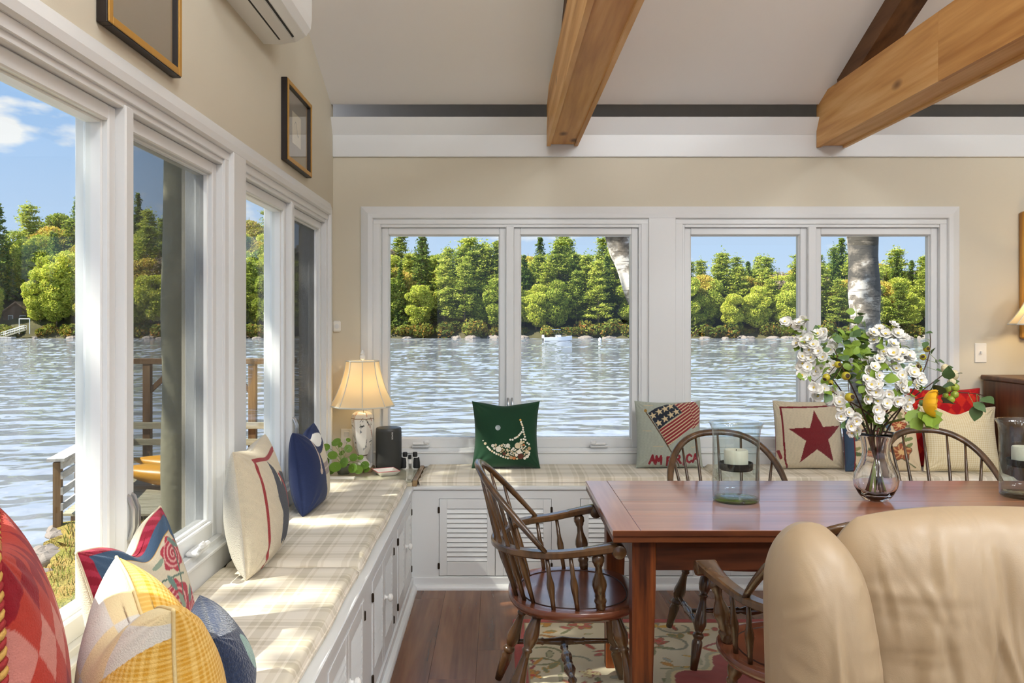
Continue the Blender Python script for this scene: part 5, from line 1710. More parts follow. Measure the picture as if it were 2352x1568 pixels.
def blossom_mesh():
    """double blossom: two whorls of ruffled petals and a yellow eye"""
    V_, F_, mi = [], [], []
    for wh, (np_, L, tilt) in enumerate(((5, 1.0, .25), (5, .72, .75))):
        for k in range(np_):
            a = 2 * PI * k / np_ + wh * .6
            ca, sa = math.cos(a), math.sin(a)
            b0 = len(V_)
            for i in range(4):
                t = i / 3
                wd = .62 * L * math.sin(PI * (.18 + .66 * t))
                for j in (-1, -.33, .33, 1):
                    rad = L * (0.08 + .92 * t) * (1 - .10 * abs(j) * t); zz = tilt * L * t ** 1.3 + .10 * math.sin(j * 3 + k) * t
                    V_.append((ca * rad - sa * wd * j, sa * rad + ca * wd * j, zz))
            for i in range(3):
                for j in range(3):
                    F_.append((b0 + i * 4 + j, b0 + i * 4 + j + 1, b0 + (i + 1) * 4 + j + 1, b0 + (i + 1) * 4 + j)); mi.append(0)
    b0 = len(V_)
    V_ += [(.2 * math.cos(k * PI / 3), .2 * math.sin(k * PI / 3), .22) for k in range(6)] + [(0, 0, .34)]
    for k in range(6):
        F_.append((b0 + k, b0 + (k + 1) % 6, b0 + 6)); mi.append(1)
    me = bpy.data.meshes.new('blossom'); me.from_pydata(V_, [], F_); me.materials.append(M['petal']); me.materials.append(M['stamen'])
    me.polygons.foreach_set('material_index', mi); me.polygons.foreach_set('use_smooth', [True] * len(F_)); me.update()
    return me
BLOS = blossom_mesh()
def leaf_blade(m, w=.42, serr=False):
    mb = MB()
    v, f = [], []
    n = 7
    for i in range(n):
        t = i / (n - 1)
        wd = w * math.sin(PI * t ** .8) * (1 + (.25 * (i % 2) if serr else 0)) + .012
        for j in (-1, 0, 1):
            v.append((t, wd * j, .10 * math.sin(PI * t) - .10 * abs(j) * 0 + .07 * abs(j)))
    for i in range(n - 1):
        for j in range(2):
            a = i * 3 + j; f.append((a, a + 1, a + 4, a + 3))
    return mb.add(v, f).mesh('leaf', m, True)
LEAF1, LEAF2, LEAF3 = leaf_blade(M['bleaf']), leaf_blade(M['bleaf2'], .36), leaf_blade(M['bleaf'], .5, True)
HIP = MB().lathe([(0, -1), (.6, -.85), (.98, -.2), (1, .2), (.7, .85), (.45, .98), (0, .9)], n=14).mesh('fruit', M['hip'], True)
HIPG = MB().lathe([(0, -1), (.6, -.85), (.98, -.2), (1, .2), (.7, .85), (.45, .98), (0, .9)], n=14).mesh('berry', M['hip_g'], True)
HIPE = MB().lathe([(0, .93), (.5, .93), (.52, 1.02), (.30, 1.0), (0, .95)], n=12).mesh('calyx', M['hip_end'], True)

def inst(me, parent, p, direction, s, name=None, spin=None):
    o = bpy.data.objects.new(name or me.name, me); COL.objects.link(o)
    q = Vector(direction).to_track_quat('Z', 'Y').to_matrix().to_4x4() @ Matrix.Rotation(rnd.uniform(0, 6.3) if spin is None else spin, 4, 'Z')
    o.matrix_basis = Matrix.Translation(p) @ q @ Matrix.Diagonal((s, s, s, 1))
    adopt(o, parent)
    return o
def inst_leaf(me, parent, p, dirv, s):
    o = bpy.data.objects.new('leaf', me); COL.objects.link(o)
    x_ = Vector(dirv).normalized(); up = Vector((rnd.uniform(-.4, .4), rnd.uniform(-.9, -.1), rnd.uniform(.3, 1))).normalized()
    y_ = up.cross(x_).normalized(); z_ = x_.cross(y_)
    R = Matrix((x_, y_, z_)).transposed().to_4x4()
    o.matrix_basis = Matrix.Translation(p) @ R @ Matrix.Diagonal((s, s, s, 1))
    adopt(o, parent)
    return o

def bez(p0, p1, p2, p3, n=16):
    out = []
    for i in range(n + 1):
        t = i / n
        out.append(p0 * (1 - t) ** 3 + p1 * 3 * t * (1 - t) ** 2 + p2 * 3 * t * t * (1 - t) + p3 * t ** 3)
    return out
def stem_path(tip, k, via=None):
    a = k * 2.4
    foot = Vector((VXW + .035 * math.cos(a), VYW + .030 * math.sin(a), TZ + .030))
    neck = Vector((VXW - .022 * math.cos(a + .3) + .25 * (tip.x - VXW) * .1, VYW - .02 * math.sin(a + .3), TZ + .235))
    lo = [foot.lerp(neck, t) for t in np.linspace(0, 1, 6)]
    d = (neck - foot).normalized()
    mid = via if via is not None else neck.lerp(tip, .55) + Vector((0, 0, .02))
    return lo[:-1] + bez(neck, neck + d * .10, mid, tip, 18)
def branch(name, label, tipx, k, mat_, r0=.0042, r1=.0016, group=None, cat='flower branch', via=None):
    tip = px(*tipx)
    path = stem_path(tip, k, via)
    r = empty(name, path[0], label=label, cat=cat, group=group)
    n = len(path)
    MB().tube(path, [r0 + (r1 - r0) * i / (n - 1) for i in range(n)], 7).build('stem', mat_, r, True)
    return r, path
def nearest(path, p):
    return min(path[6:], key=lambda q: (q - p).length)
def add_blossoms(r, path, pts, s=(.019, .024)):
    for (qx, qy, d) in pts:
        p = px(qx, qy, d)
        q = nearest(path, p)
        MB().tube([q, q.lerp(p, .6) + Vector((0, 0, -.004)), p], .0011, 5).build('stalk', M['green_twig'], r)
        out = (p - Vector((VXW, VYW + .12, 1.12))).normalized()
        for j in range(3):
            off = Vector((rnd.uniform(-.022, .022), rnd.uniform(-.022, .012), rnd.uniform(-.020, .020)))
            nd = (out + Vector((rnd.uniform(-.8, .8), rnd.uniform(-1.1, -.1), rnd.uniform(-.4, .7)))).normalized()
            inst(BLOS, r, p + off, nd, rnd.uniform(*s))
        for j in range(2):
            a = rnd.uniform(0, 6.3)
            inst_leaf(rnd.choice((LEAF1, LEAF1, LEAF2)), r, p + Vector((.012 * math.cos(a), .004, .012 * math.sin(a))), Vector((math.cos(a), rnd.uniform(-.5, .3), math.sin(a))), rnd.uniform(.024, .036))
def add_leaves(r, path, pts, me, s=(.035, .05)):
    for (qx, qy, d) in pts:
        p = px(qx, qy, d); q = nearest(path, p)
        MB().tube([q, p], .0010, 4).build('stalk', M['green_twig'], r)
        inst_leaf(me, r, p, (p - q) + Vector((rnd.uniform(-.03, .03), rnd.uniform(-.03, .03), rnd.uniform(-.01, .03))), rnd.uniform(*s))
GW = 'white blossom branches in the vase'
r, p = branch('blossom_branch', 'white blossom branch reaching to the upper left of the vase', (1808, 732, 3.10), 0, M['bark'], group=GW)
add_blossoms(r, p, [(1812, 735, 3.1), (1832, 745, 3.08), (1850, 765, 3.1), (1835, 785, 3.12), (1862, 790, 3.08), (1880, 775, 3.1), (1855, 815, 3.1), (1885, 810, 3.07), (1842, 835, 3.12), (1872, 845, 3.1), (1905, 800, 3.12), (1900, 835, 3.1)])
add_leaves(r, p, [(1838, 740, 3.07), (1850, 860, 3.1), (1880, 760, 3.15), (1825, 765, 3.12), (1905, 780, 3.1)], LEAF1, (.03, .045))
r, p = branch('blossom_branch', 'white blossom branch drooping over the left side of the vase', (1858, 868, 3.06), 1, M['bark'], group=GW)
add_blossoms(r, p, [(1850, 850, 3.06), (1880, 885, 3.04), (1895, 905, 3.05), (1915, 930, 3.06), (1935, 945, 3.06), (1925, 905, 3.1), (1958, 985, 3.07), (1950, 968, 3.06)])
add_leaves(r, p, [(1845, 868, 3.05), (1895, 900, 3.02), (1890, 860, 3.05)], LEAF1, (.03, .045))
r, p = branch('blossom_branch', 'tall white blossom branch at the upper right of the bouquet', (2030, 748, 3.24), 2, M['bark'], group=GW)
add_blossoms(r, p, [(2020, 755, 3.22), (2045, 758, 3.2), (2062, 775, 3.2), (2005, 775, 3.2), (2040, 800, 3.16), (2065, 808, 3.17), (2030, 825, 3.16), (2058, 835, 3.15), (2078, 822, 3.18)], (.022, .029))
add_leaves(r, p, [(2045, 838, 3.14), (2025, 790, 3.2), (2070, 795, 3.2)], LEAF1, (.03, .045))
r, p = branch('blossom_branch', 'white blossom branch at the right below the pale buds', (2108, 862, 3.12), 3, plain('red_twig', '6e3a30', 0.6), group=GW)
add_blossoms(r, p, [(2062, 868, 3.1), (2085, 860, 3.1), (2105, 875, 3.1), (2075, 890, 3.08), (2050, 920, 3.08), (2072, 930, 3.08), (2098, 858, 3.14)])
add_leaves(r, p, [(2050, 860, 3.08), (2090, 905, 3.08), (2110, 890, 3.1)], LEAF1, (.035, .05))
r, p = branch('blossom_branch', 'white blossom branch in the middle of the bouquet', (2002, 848, 3.04), 4, plain('brown_red_twig', '643628', 0.6), group=GW)
add_blossoms(r, p, [(1998, 855, 3.04), (1990, 880, 3.03), (2012, 875, 3.03), (2005, 905, 3.04), (2025, 925, 3.05), (2005, 950, 3.05), (2025, 900, 3.06)])
add_leaves(r, p, [(2020, 845, 3.04), (2030, 870, 3.05), (1975, 850, 3.05)], LEAF1, (.04, .06))
# green leafy sprigs
for k, (tx, ty, d, lab) in enumerate(((1965, 700, 3.22, 'tall leafy green sprig rising in front of the birch trunk'), (1945, 760, 3.14, 'leafy green sprig left of the tall one in the bouquet'), (1985, 735, 3.26, 'thin leafy sprig right of the tall one in the bouquet'))):
    r, p = branch('leafy_sprig', lab, (tx, ty, d), 5 + k, M['green_twig'], .003, .0010, 'leafy sprigs in the vase', 'foliage')
    for t in range(40):
        q = p[8 + int(t * 15 / 40)]
        me = LEAF1 if t % 3 else LEAF2
        a = rnd.uniform(0, 6.3)
        inst_leaf(me, r, q + Vector((rnd.uniform(-.012, .012), rnd.uniform(-.012, .012), rnd.uniform(-.01, .01))), Vector((math.cos(a), math.sin(a), rnd.uniform(.1, .9))), rnd.uniform(.030, .045) if t > 12 else rnd.uniform(.040, .055))
    if k == 1:
        for t in range(80):
            pp_ = px(rnd.uniform(1905, 1990), rnd.uniform(770, 880), rnd.uniform(3.08, 3.2))
            inst_leaf(rnd.choice((LEAF1, LEAF2, LEAF1)), r, pp_, Vector((rnd.uniform(-1, 1), rnd.uniform(-1, .4), rnd.uniform(-.3, .8))), rnd.uniform(.03, .048))
# fruit branches
def fruit(r, path, qx, qy, d, s, me, face=None):
    p = px(qx, qy, d); q = nearest(path, p)
    MB().tube([q, p], .0014, 5).build('stalk', M['bark'], r)
    dr = Vector(face) if face else (p - q).normalized()
    inst(me, r, p, dr, s)
    inst(HIPE, r, p, dr, s)
r, p = branch('fruit_branch', 'twig with yellow green hips at the left of the bouquet', (1915, 800, 3.06), 8, M['bark'], group='fruit twigs in the vase')
for q in ((1924, 837, 3.02, .0125, (.2, -1, .1)), (1943, 863, 3.0, .0155, (0, -1, .1)), (1898, 866, 3.02, .0135, (-.6, -.5, -.5)), (1951, 912, 3.0, .0165, (.35, -1, .2)), (1908, 878, 3.04, .010, (-.3, -.6, -.5))):
    fruit(r, p, q[0], q[1], q[2], q[3], HIP, q[4])
add_leaves(r, p, [(1905, 900, 3.02), (1930, 820, 3.05), (1925, 790, 3.08)], LEAF2, (.04, .06))
r, p = branch('fruit_branch', 'arching twig with grey hips and round leaves at the upper right', (2136, 765, 3.26), 9, M['bark'], group='fruit twigs in the vase', via=px(2150, 860, 3.24))
for q in ((2128, 801, 3.25, .013, (0, -1, .1)), (2120, 820, 3.25, .0125, (-.4, -.8, .2)), (2108, 846, 3.22, .016, (-.1, -.8, .5))):
    fruit(r, p, q[0], q[1], q[2], q[3], HIP, q[4])
add_leaves(r, p, [(2115, 775, 3.26), (2126, 765, 3.26), (2130, 785, 3.25), (2140, 812, 3.26), (2148, 832, 3.26), (2155, 830, 3.26), (2150, 850, 3.25)], LEAF2, (.028, .036))
inst(leaf_blade(M['bud'], .3), r, px(2110, 850, 3.2), (0.9, -.2, .1), .045, 'dry_bud')
r, p = branch('fruit_branch', 'long twig with green berries reaching right toward the red pillow', (2262, 908, 3.18), 10, M['bark'], group='fruit twigs in the vase', via=px(2150, 880, 3.14))
for q in ((2174, 892, 3.13, .0155), (2194, 890, 3.14, .015), (2193, 906, 3.12, .014), (2184, 917, 3.12, .014), (2172, 908, 3.13, .011)):
    fruit(r, p, q[0], q[1], q[2], q[3], HIPG, (rnd.uniform(-.5, .5), .6, -.7))
add_leaves(r, p, [(2150, 905, 3.12), (2165, 925, 3.12), (2235, 925, 3.15), (2255, 915, 3.16), (2245, 930, 3.15), (2160, 895, 3.12), (2140, 900, 3.12), (2180, 870, 3.14)], LEAF2, (.05, .075))
r, p = branch('rose_branch', 'stem with pale half open rosebuds at the right of the bouquet', (2185, 845, 3.20), 11, M['bark'], cat='flower branch')
for q in ((2172, 848, 3.2), (2192, 862, 3.19), (2186, 880, 3.19)):
    pp_ = px(*q)
    MB().tube([nearest(p, pp_), pp_], .0014, 5).build('stalk', M['green_twig'], r)
    inst(MB().lathe([(0, -1), (.5, -.8), (.85, -.1), (.75, .6), (.45, 1.0), (.30, .8), (0, .7)], n=12, lobes=5, amp=.08).mesh('rosebud', M['bud'], True), r, pp_, (rnd.uniform(-.3, .5), -.4, 1), .019)
    inst_leaf(LEAF2, r, pp_, Vector((.4, -.5, .2)), .03)
# poppy
r, p = branch('poppy_stem', 'single golden yellow poppy leaning right over the vase rim', (2112, 935, 3.04), 12, M['green_twig'], .005, .004, cat='flower', via=px(2080, 985, 3.06))
hd = px(2118, 925, 3.03)
fwd = Vector((.75, -.45, -.05)).normalized()
for k in range(6):
    mb = MB(); v, f = [], []
    a0 = k * PI / 3
    for i in range(6):
        t = i / 5
        for j in range(7):
            b_ = a0 + (j / 6 - .5) * 1.5
            rad = .050 * math.sin(t * PI * .52) * (1 + .06 * math.sin(j * 2.1 + k)); dep = .046 * t ** 1.6
            v.append((rad * math.cos(b_), rad * math.sin(b_), dep + .004 * math.sin(j * 3 + k * 2) * t))
    for i in range(5):
        for j in range(6):
            f.append((i * 7 + j, i * 7 + j + 1, (i + 1) * 7 + j + 1, (i + 1) * 7 + j))
    me = mb.add(v, f).mesh('petal', M['poppy'], True)
    inst(me, r, hd, fwd, 1.0, 'petal', spin=.2)
inst(MB().lathe([(0, -.004), (.010, 0), (.012, .008), (.007, .018), (0, .02)], n=10).mesh('sepal', M['bleaf2'], True), r, hd - fwd * .008, fwd, 1.0)
for q in ((2105, 950, 3.02), (2118, 955, 3.0), (2130, 945, 3.02), (2095, 960, 3.03), (2122, 972, 3.01), (2085, 945, 3.05)):
    inst_leaf(LEAF3, r, px(*q), Vector((rnd.uniform(.2, 1), rnd.uniform(-.6, .2), rnd.uniform(-.9, .2))), rnd.uniform(.05, .075))

# ================================================================== outdoors
ZW, ZL = -2.56, -1.0           # water level, lawn level
nr = np.random.RandomState(21)

def water_mat():
    m, n, l, b = nt('lake_water')
    b.inputs['Base Color'].default_value = (0.25, 0.275, 0.285, 1)
    b.inputs['Roughness'].default_value = 0.08
    b.inputs['IOR'].default_value = 1.33
    tc = n.new('ShaderNodeTexCoord'); n1 = n.new('ShaderNodeTexNoise'); n1.inputs['Scale'].default_value = 0.03; n1.inputs['Detail'].default_value = 3
    l.new(tc.outputs['Object'], n1.inputs['Vector'])
    r_ = ramp(n, [(.35, '9096a0'), (.65, 'a2a7b2')])
    l.new(n1.outputs['Fac'], r_.inputs[0]); l.new(r_.outputs[0], b.inputs['Base Color'])
    return m
def lake():
    """level sheet, finely meshed where the windows look out, with the slopes of wind ripples as normals"""
    m = water_mat()
    t = MB().add([(-700, -60, ZW - .06), (700, -60, ZW - .06), (700, 900, ZW - .06), (-700, 900, ZW - .06)], [(0, 1, 2, 3)]).build('lake_bed_water', m)
    tag(t, 'open lake water reaching to the horizon', kind='structure')
    dep = (CAM_H - ZW) * F_PX / np.linspace(620.0, 38.0, 360)
    K, D = np.meshgrid(np.linspace(-1.0, 0.9, 620), dep, indexing='ij')
    X, Y = K * D, D
    P = np.stack([X, Y, np.full(X.shape, ZW)], -1)
    r = np.random.RandomState(9)
    sx, sy = np.zeros(X.shape), np.zeros(X.shape)
    for k in range(80):
        L = 0.35 * (4.2 / 0.35) ** r.uniform(0, 1)
        th = r.normal(PI / 2 + .15, .65); ph = r.uniform(0, 6.3)
        kx, ky = math.cos(th), math.sin(th)
        w = np.cos(2 * PI / L * (kx * X + ky * Y) + ph + 1.5 * np.sin(.13 * X + .07 * Y + ph))
        sx += kx * w; sy += ky * w
    s = 0.125 / np.sqrt(np.mean(sy ** 2))
    gust = 0.75 + 0.35 * np.sin(X * .05 + 1.3 * np.sin(Y * .06)) * np.sin(Y * .045 + .4)
    N = np.stack([-sx * s * gust, -sy * s * gust, np.ones(X.shape)], -1)
    N /= np.linalg.norm(N, axis=-1, keepdims=True)
    me = grid_mesh('lake_water', P, m)
    me.normals_split_custom_set_from_vertices(N.reshape(-1, 3).astype(np.float64))
    tag(new_obj('lake_water', me), 'rippled grey blue lake water outside the windows', kind='structure')
lake()

# ---- near lawn and bank
def lawn():
    out = [(-1.2, -8), (-3.3, -8), (-3.4, 0), (-3.7, 5.0), (-4.25, 7.3), (-4.75, 8.8), (-5.15, 9.7), (-5.5, 10.4), (-5.0, 11.0), (-3.0, 11.4), (0, 11.6), (4, 11.4), (9, 10.6), (14, 8.0), (16, 0), (16, -8)]
    pts = []
    for (x0, y0), (x1, y1) in zip(out, out[1:] + out[:1]):
        for t in np.linspace(0, 1, 7)[:-1]:
            pts.append((x0 + (x1 - x0) * t + nr.uniform(-.08, .08), y0 + (y1 - y0) * t + nr.uniform(-.08, .08)))
    c = Vector((4.0, 4.0, 0))
    rings_ = []
    for s, z in ((0.02, ZL + .05), (0.5, ZL + .03), (0.8, ZL + .02), (0.93, ZL), (0.985, ZL - .05), (1.0, ZL - .14), (1.02, ZL - .55), (1.06, ZL - 1.1), (1.16, ZW - .4)):
        rings_.append([(c.x + (p[0] - c.x) * s + (nr.uniform(-.05, .05) if s > .95 else 0), c.y + (p[1] - c.y) * s, z + (nr.uniform(-.03, .03) if s > .9 else 0)) for p in pts])
    m, n, l, b = nt('dry_lawn')
    tc = n.new('ShaderNodeTexCoord'); n1 = n.new('ShaderNodeTexNoise'); n1.inputs['Scale'].default_value = 1.3; n1.inputs['Detail'].default_value = 8; n1.inputs['Roughness'].default_value = .7
    l.new(tc.outputs['Object'], n1.inputs['Vector'])
    r_ = ramp(n, [(.30, '6c6d30'), (.45, '8a8340'), (.55, 'a08a4e'), (.70, '946438')])
    l.new(n1.outputs['Fac'], r_.inputs[0]); l.new(r_.outputs[0], b.inputs['Base Color'])
    b.inputs['Roughness'].default_value = 1.0; b.inputs['Specular IOR Level'].default_value = 0.1
    n2 = n.new('ShaderNodeTexNoise'); n2.inputs['Scale'].default_value = 35; l.new(tc.outputs['Object'], n2.inputs['Vector'])
    bp = n.new('ShaderNodeBump'); bp.inputs['Strength'].default_value = .9; bp.inputs['Distance'].default_value = .05
    l.new(n2.outputs['Fac'], bp.inputs['Height']); l.new(bp.outputs[0], b.inputs['Normal'])
    o = MB().rings(rings_).build('lawn', m, None, 'auto')
    tag(o, 'dry grassy bank outside the left windows', kind='structure')
    # grass blades in the part the windows show
    k = 9000
    X = nr.uniform(-5.2, -2.2, k); Y = nr.uniform(5.0, 10.6, k)
    edge = np.interp(Y, [0, 5, 7.3, 8.8, 9.7, 10.4], [-3.4, -3.7, -4.25, -4.75, -5.15, -5.5])
    keep = X > edge + .15; X, Y = X[keep], Y[keep]; k = len(X)
    a = nr.uniform(0, 6.3, k); h = nr.uniform(.03, .09, k); w = .006
    dx, dy = np.cos(a) * w, np.sin(a) * w
    lx, ly = nr.uniform(-.03, .03, k), nr.uniform(-.03, .03, k)
    z0 = np.full(k, ZL - .02)
    V = np.stack([np.stack([X - dx, Y - dy, z0], -1), np.stack([X + dx, Y + dy, z0], -1), np.stack([X + lx, Y + ly, z0 + h], -1)], 1).reshape(-1, 3)
    Q = np.arange(3 * k).reshape(k, 3)
    pal = np.array([H(c) for c in ('988a4a', '7f8a38', 'a58044', 'ae9c5a', '6f7c30')])
    C = np.repeat(pal[nr.randint(0, 5, k)], 3, 0)
    me = fill_mesh(bpy.data.meshes.new('grass'), V, Q, vcol('grass_blades', 1.0), C, False)
    tag(new_obj('grass', me), 'short dry grass blades on the bank', 'grass', kind='stuff')
lawn()

# ---- rocks
M['rock'] = plain('shore_rock', '9b8f86', 0.95, bump=0.8, bscale=3, var=.45)
def rock_mesh(seed):
    r = np.random.RandomState(seed)
    n = 14
    rg = []
    ph = r.uniform(0, 6.3, 6)
    for i in range(8):
        t = i / 7; z = -.35 + 1.0 * t; rad = math.sqrt(max(0.02, 1 - ((t - .3) / .72) ** 2))
        rg.append([(rad * (1 + .16 * math.sin(2 * a + ph[0] + t) + .10 * math.sin(5 * a + ph[1] + 3 * t)) * math.cos(a), .75 * rad * (1 + .14 * math.sin(3 * a + ph[2])) * math.sin(a), .55 * z + .05 * math.sin(4 * a + ph[3])) for a in np.linspace(0, 2 * PI, n, endpoint=False)])
    return MB().rings(rg).mesh('rock', M['rock'], False)
ROCKS = [rock_mesh(s) for s in range(4)]
def rock(x, y, z, s, label, group):
    o = bpy.data.objects.new('rock', nr_choice(ROCKS)); COL.objects.link(o)
    o.location = (x, y, z); o.rotation_euler = (0, 0, nr.uniform(0, 6.3)); o.scale = (s, s, s * nr.uniform(.6, 1))
    tag(o, label, 'rock', group)
def nr_choice(L):
    return L[nr.randint(0, len(L))]
for (x_, y_, s_) in ((-5.0, 9.25, .22), (-4.85, 8.95, .28), (-5.25, 10.0, .16), (-4.6, 8.4, .2), (-5.35, 10.25, .18)):
    rock(x_, y_, ZL - .10, s_, 'flat grey stone at the edge of the grassy bank', 'stones along the bank edge')

# ---- dock with railing
M['dock'] = wood('weathered_dock', '8f8a74', 'aaa48c', 'bdb7a0', 'X', 0.8, 0.9, 0.1, 0.3)
M['rail_grey'] = wood('weathered_rail', 'a09c98', 'bdb9b4', 'd0ccc6', 'Y', 0.8, 0.9, 0.1, 0.2)
M['post_brown'] = wood('brown_post', '5c4630', '7a5f43', '8d7252', 'Z', 0.8, 0.9, 0.1, 0.2)
ZD = -0.93
dk = empty('boat_dock', (-4.6, 12.0, ZW), label='weathered wooden dock deck beyond the grassy bank', cat='dock')
y_ = 10.35
while y_ < 13.55:
    xl = -5.35 - (y_ - 10.2) * .22
    MB().box(xl, -2.6, y_, y_ + .135, ZD - .035, ZD, .004).build('plank', M['dock'], dk)
    y_ += .142
for x_, yy in ((-5.3, 10.6), (-5.9, 13.3), (-2.8, 10.6), (-2.8, 13.3), (-4.3, 13.3)):
    MB().box(x_ - .06, x_ + .06, yy - .06, yy + .06, ZW - .5, ZD - .035).build('piling', M['post_brown'], dk)
MB().box(-6.0, -2.6, 13.40, 13.46, ZD - .2, ZD - .035).build('beam', M['post_brown'], dk)

rl = empty('dock_railing', (-5.6, 11.5, ZD), label='grey railing with three boards along the side of the dock', cat='railing')
P0, P1 = Vector((-5.33, 10.15, 0)), Vector((-6.05, 13.4, 0))
dirr = (P1 - P0).normalized(); nrm = Vector((dirr.y, -dirr.x, 0))
def along(a, b, z0, z1, off, th, name, m, parent):
    p, q = P0 + dirr * a, P0 + dirr * b
    o_ = nrm * off; t_ = nrm * th
    v = [p + o_, q + o_, q + o_ + t_, p + o_ + t_]
    MB().rings([[(w_.x, w_.y, z0) for w_ in v], [(w_.x, w_.y, z1) for w_ in v]]).build(name, m, parent)
Lr = (P1 - P0).length
for a in (0.0, .95, 1.9, 2.85):
    along(a, a + .09, ZD - .45 if a == 0 else ZD, -.27, -.045, .09, 'post', M['post_brown'], rl)
for z_ in (-.47, -.66, -.85):
    along(-.02, Lr, z_, z_ + .085, .046, .025, 'rail_board', M['rail_grey'], rl)
along(-.02, Lr, -.345, -.25, .046, .025, 'rail_board', M['rail_grey'], rl)
along(-.06, Lr, -.25, -.215, -.10, .20, 'top_rail', M['rail_grey'], rl)

fr = empty('dock_pergola', (-5.55, 13.3, ZD), label='brown timber post and beam frame at the end of the dock', cat='frame')
for x_ in (-5.62, -3.95):
    MB().box(x_, x_ + .12, 13.28, 13.38, ZD, .78, .004).build('post', M['post_brown'], fr)
MB().box(-6.1, -3.2, 13.27, 13.39, .76, .845, .004).build('beam', M['post_brown'], fr)
for s_, x_ in ((1, -5.50), (-1, -3.95)):
    MB().rings([[(x_, 13.30, .30), (x_, 13.36, .30), (x_, 13.36, .40), (x_, 13.30, .40)], [(x_ + s_ * .42, 13.30, .70), (x_ + s_ * .42, 13.36, .70), (x_ + s_ * .42, 13.36, .80), (x_ + s_ * .42, 13.30, .80)]]).build('brace', M['post_brown'], fr)
for z_, h_ in ((-.26, .10), (-.52, .10), (-.80, .09)):
    MB().box(-6.05, -2.6, 13.25, 13.28, z_, z_ + h_, .003).build('rail_board', M['dock'], fr)

M['kayak'] = plain('orange_kayak', 'e8a41e', 0.35)
def kayak(x, y, z, label):
    rg = []
    for t in np.linspace(-1, 1, 15):
        w = .33 * (1 - abs(t) ** 2.4) + .01; hgt = .17 * (1 - abs(t) ** 3) + .01
        rg.append([(x + 1.4 * t, y + w * math.cos(a), z + hgt * math.sin(a) + .10 * abs(t) ** 3) for a in np.linspace(0, 2 * PI, 14, endpoint=False)])
    r = empty('kayak', (x, y, z), label=label, cat='kayak', group='kayaks on the dock')
    MB().rings(rg).build('hull', M['kayak'], r, True)
    MB().lathe([(.24, 0), (.26, .02), (.22, .03), (.20, 0)], (x, y, z + .165), 18).build('cockpit_rim', M['rubber'], r, True)
kayak(-4.15, 12.75, ZD + .18, 'yellow kayak lying on the dock boards')
kayak(-4.05, 11.95, ZD + .18, 'second yellow kayak lying nearer on the dock')

# ---- trees
def leafset(cen, size, up=0.0, r=nr):
    """diamond leaf clumps at the given centres"""
    k = len(cen)
    nv = r.normal(size=(k, 3)); nv[:, 2] += up * 2.0 * np.sign(nv[:, 2] + 1e-9)
    nv /= np.linalg.norm(nv, axis=1)[:, None]
    t = r.normal(size=(k, 3)); t -= nv * (t * nv).sum(1)[:, None]; t /= np.linalg.norm(t, axis=1)[:, None]
    bb = np.cross(nv, t)
    s = (size if np.ndim(size) else np.full(k, size))[:, None] * r.uniform(.7, 1.3, (k, 1))
    V = np.stack([cen + t * s, cen + bb * s * .55, cen - t * s, cen - bb * s * .55], 1).reshape(-1, 3)
    return V, np.arange(4 * k).reshape(k, 4)
def palette(k, cols, r=nr):
    p = np.array([H(c) for c in cols]); w = r.uniform(0, 1, (k, 1))
    i, j = r.randint(0, len(cols), k), r.randint(0, len(cols), k)
    return np.repeat(p[i] * w + p[j] * (1 - w), 4, 0)
FOL = vcol('tree_foliage', 0.9, spec=0.1, trans=0.35, randhue=0.012)
M['trunk'] = plain('grey_brown_bark', '6a5a4c', 0.95, bump=.8, bscale=8)
def crown_mesh(cen, size, up, cols, r):
    V, Q = leafset(cen, size, up, r)
    return fill_mesh(bpy.data.meshes.new('crown'), V, Q, FOL, palette(len(Q), cols, r), False)
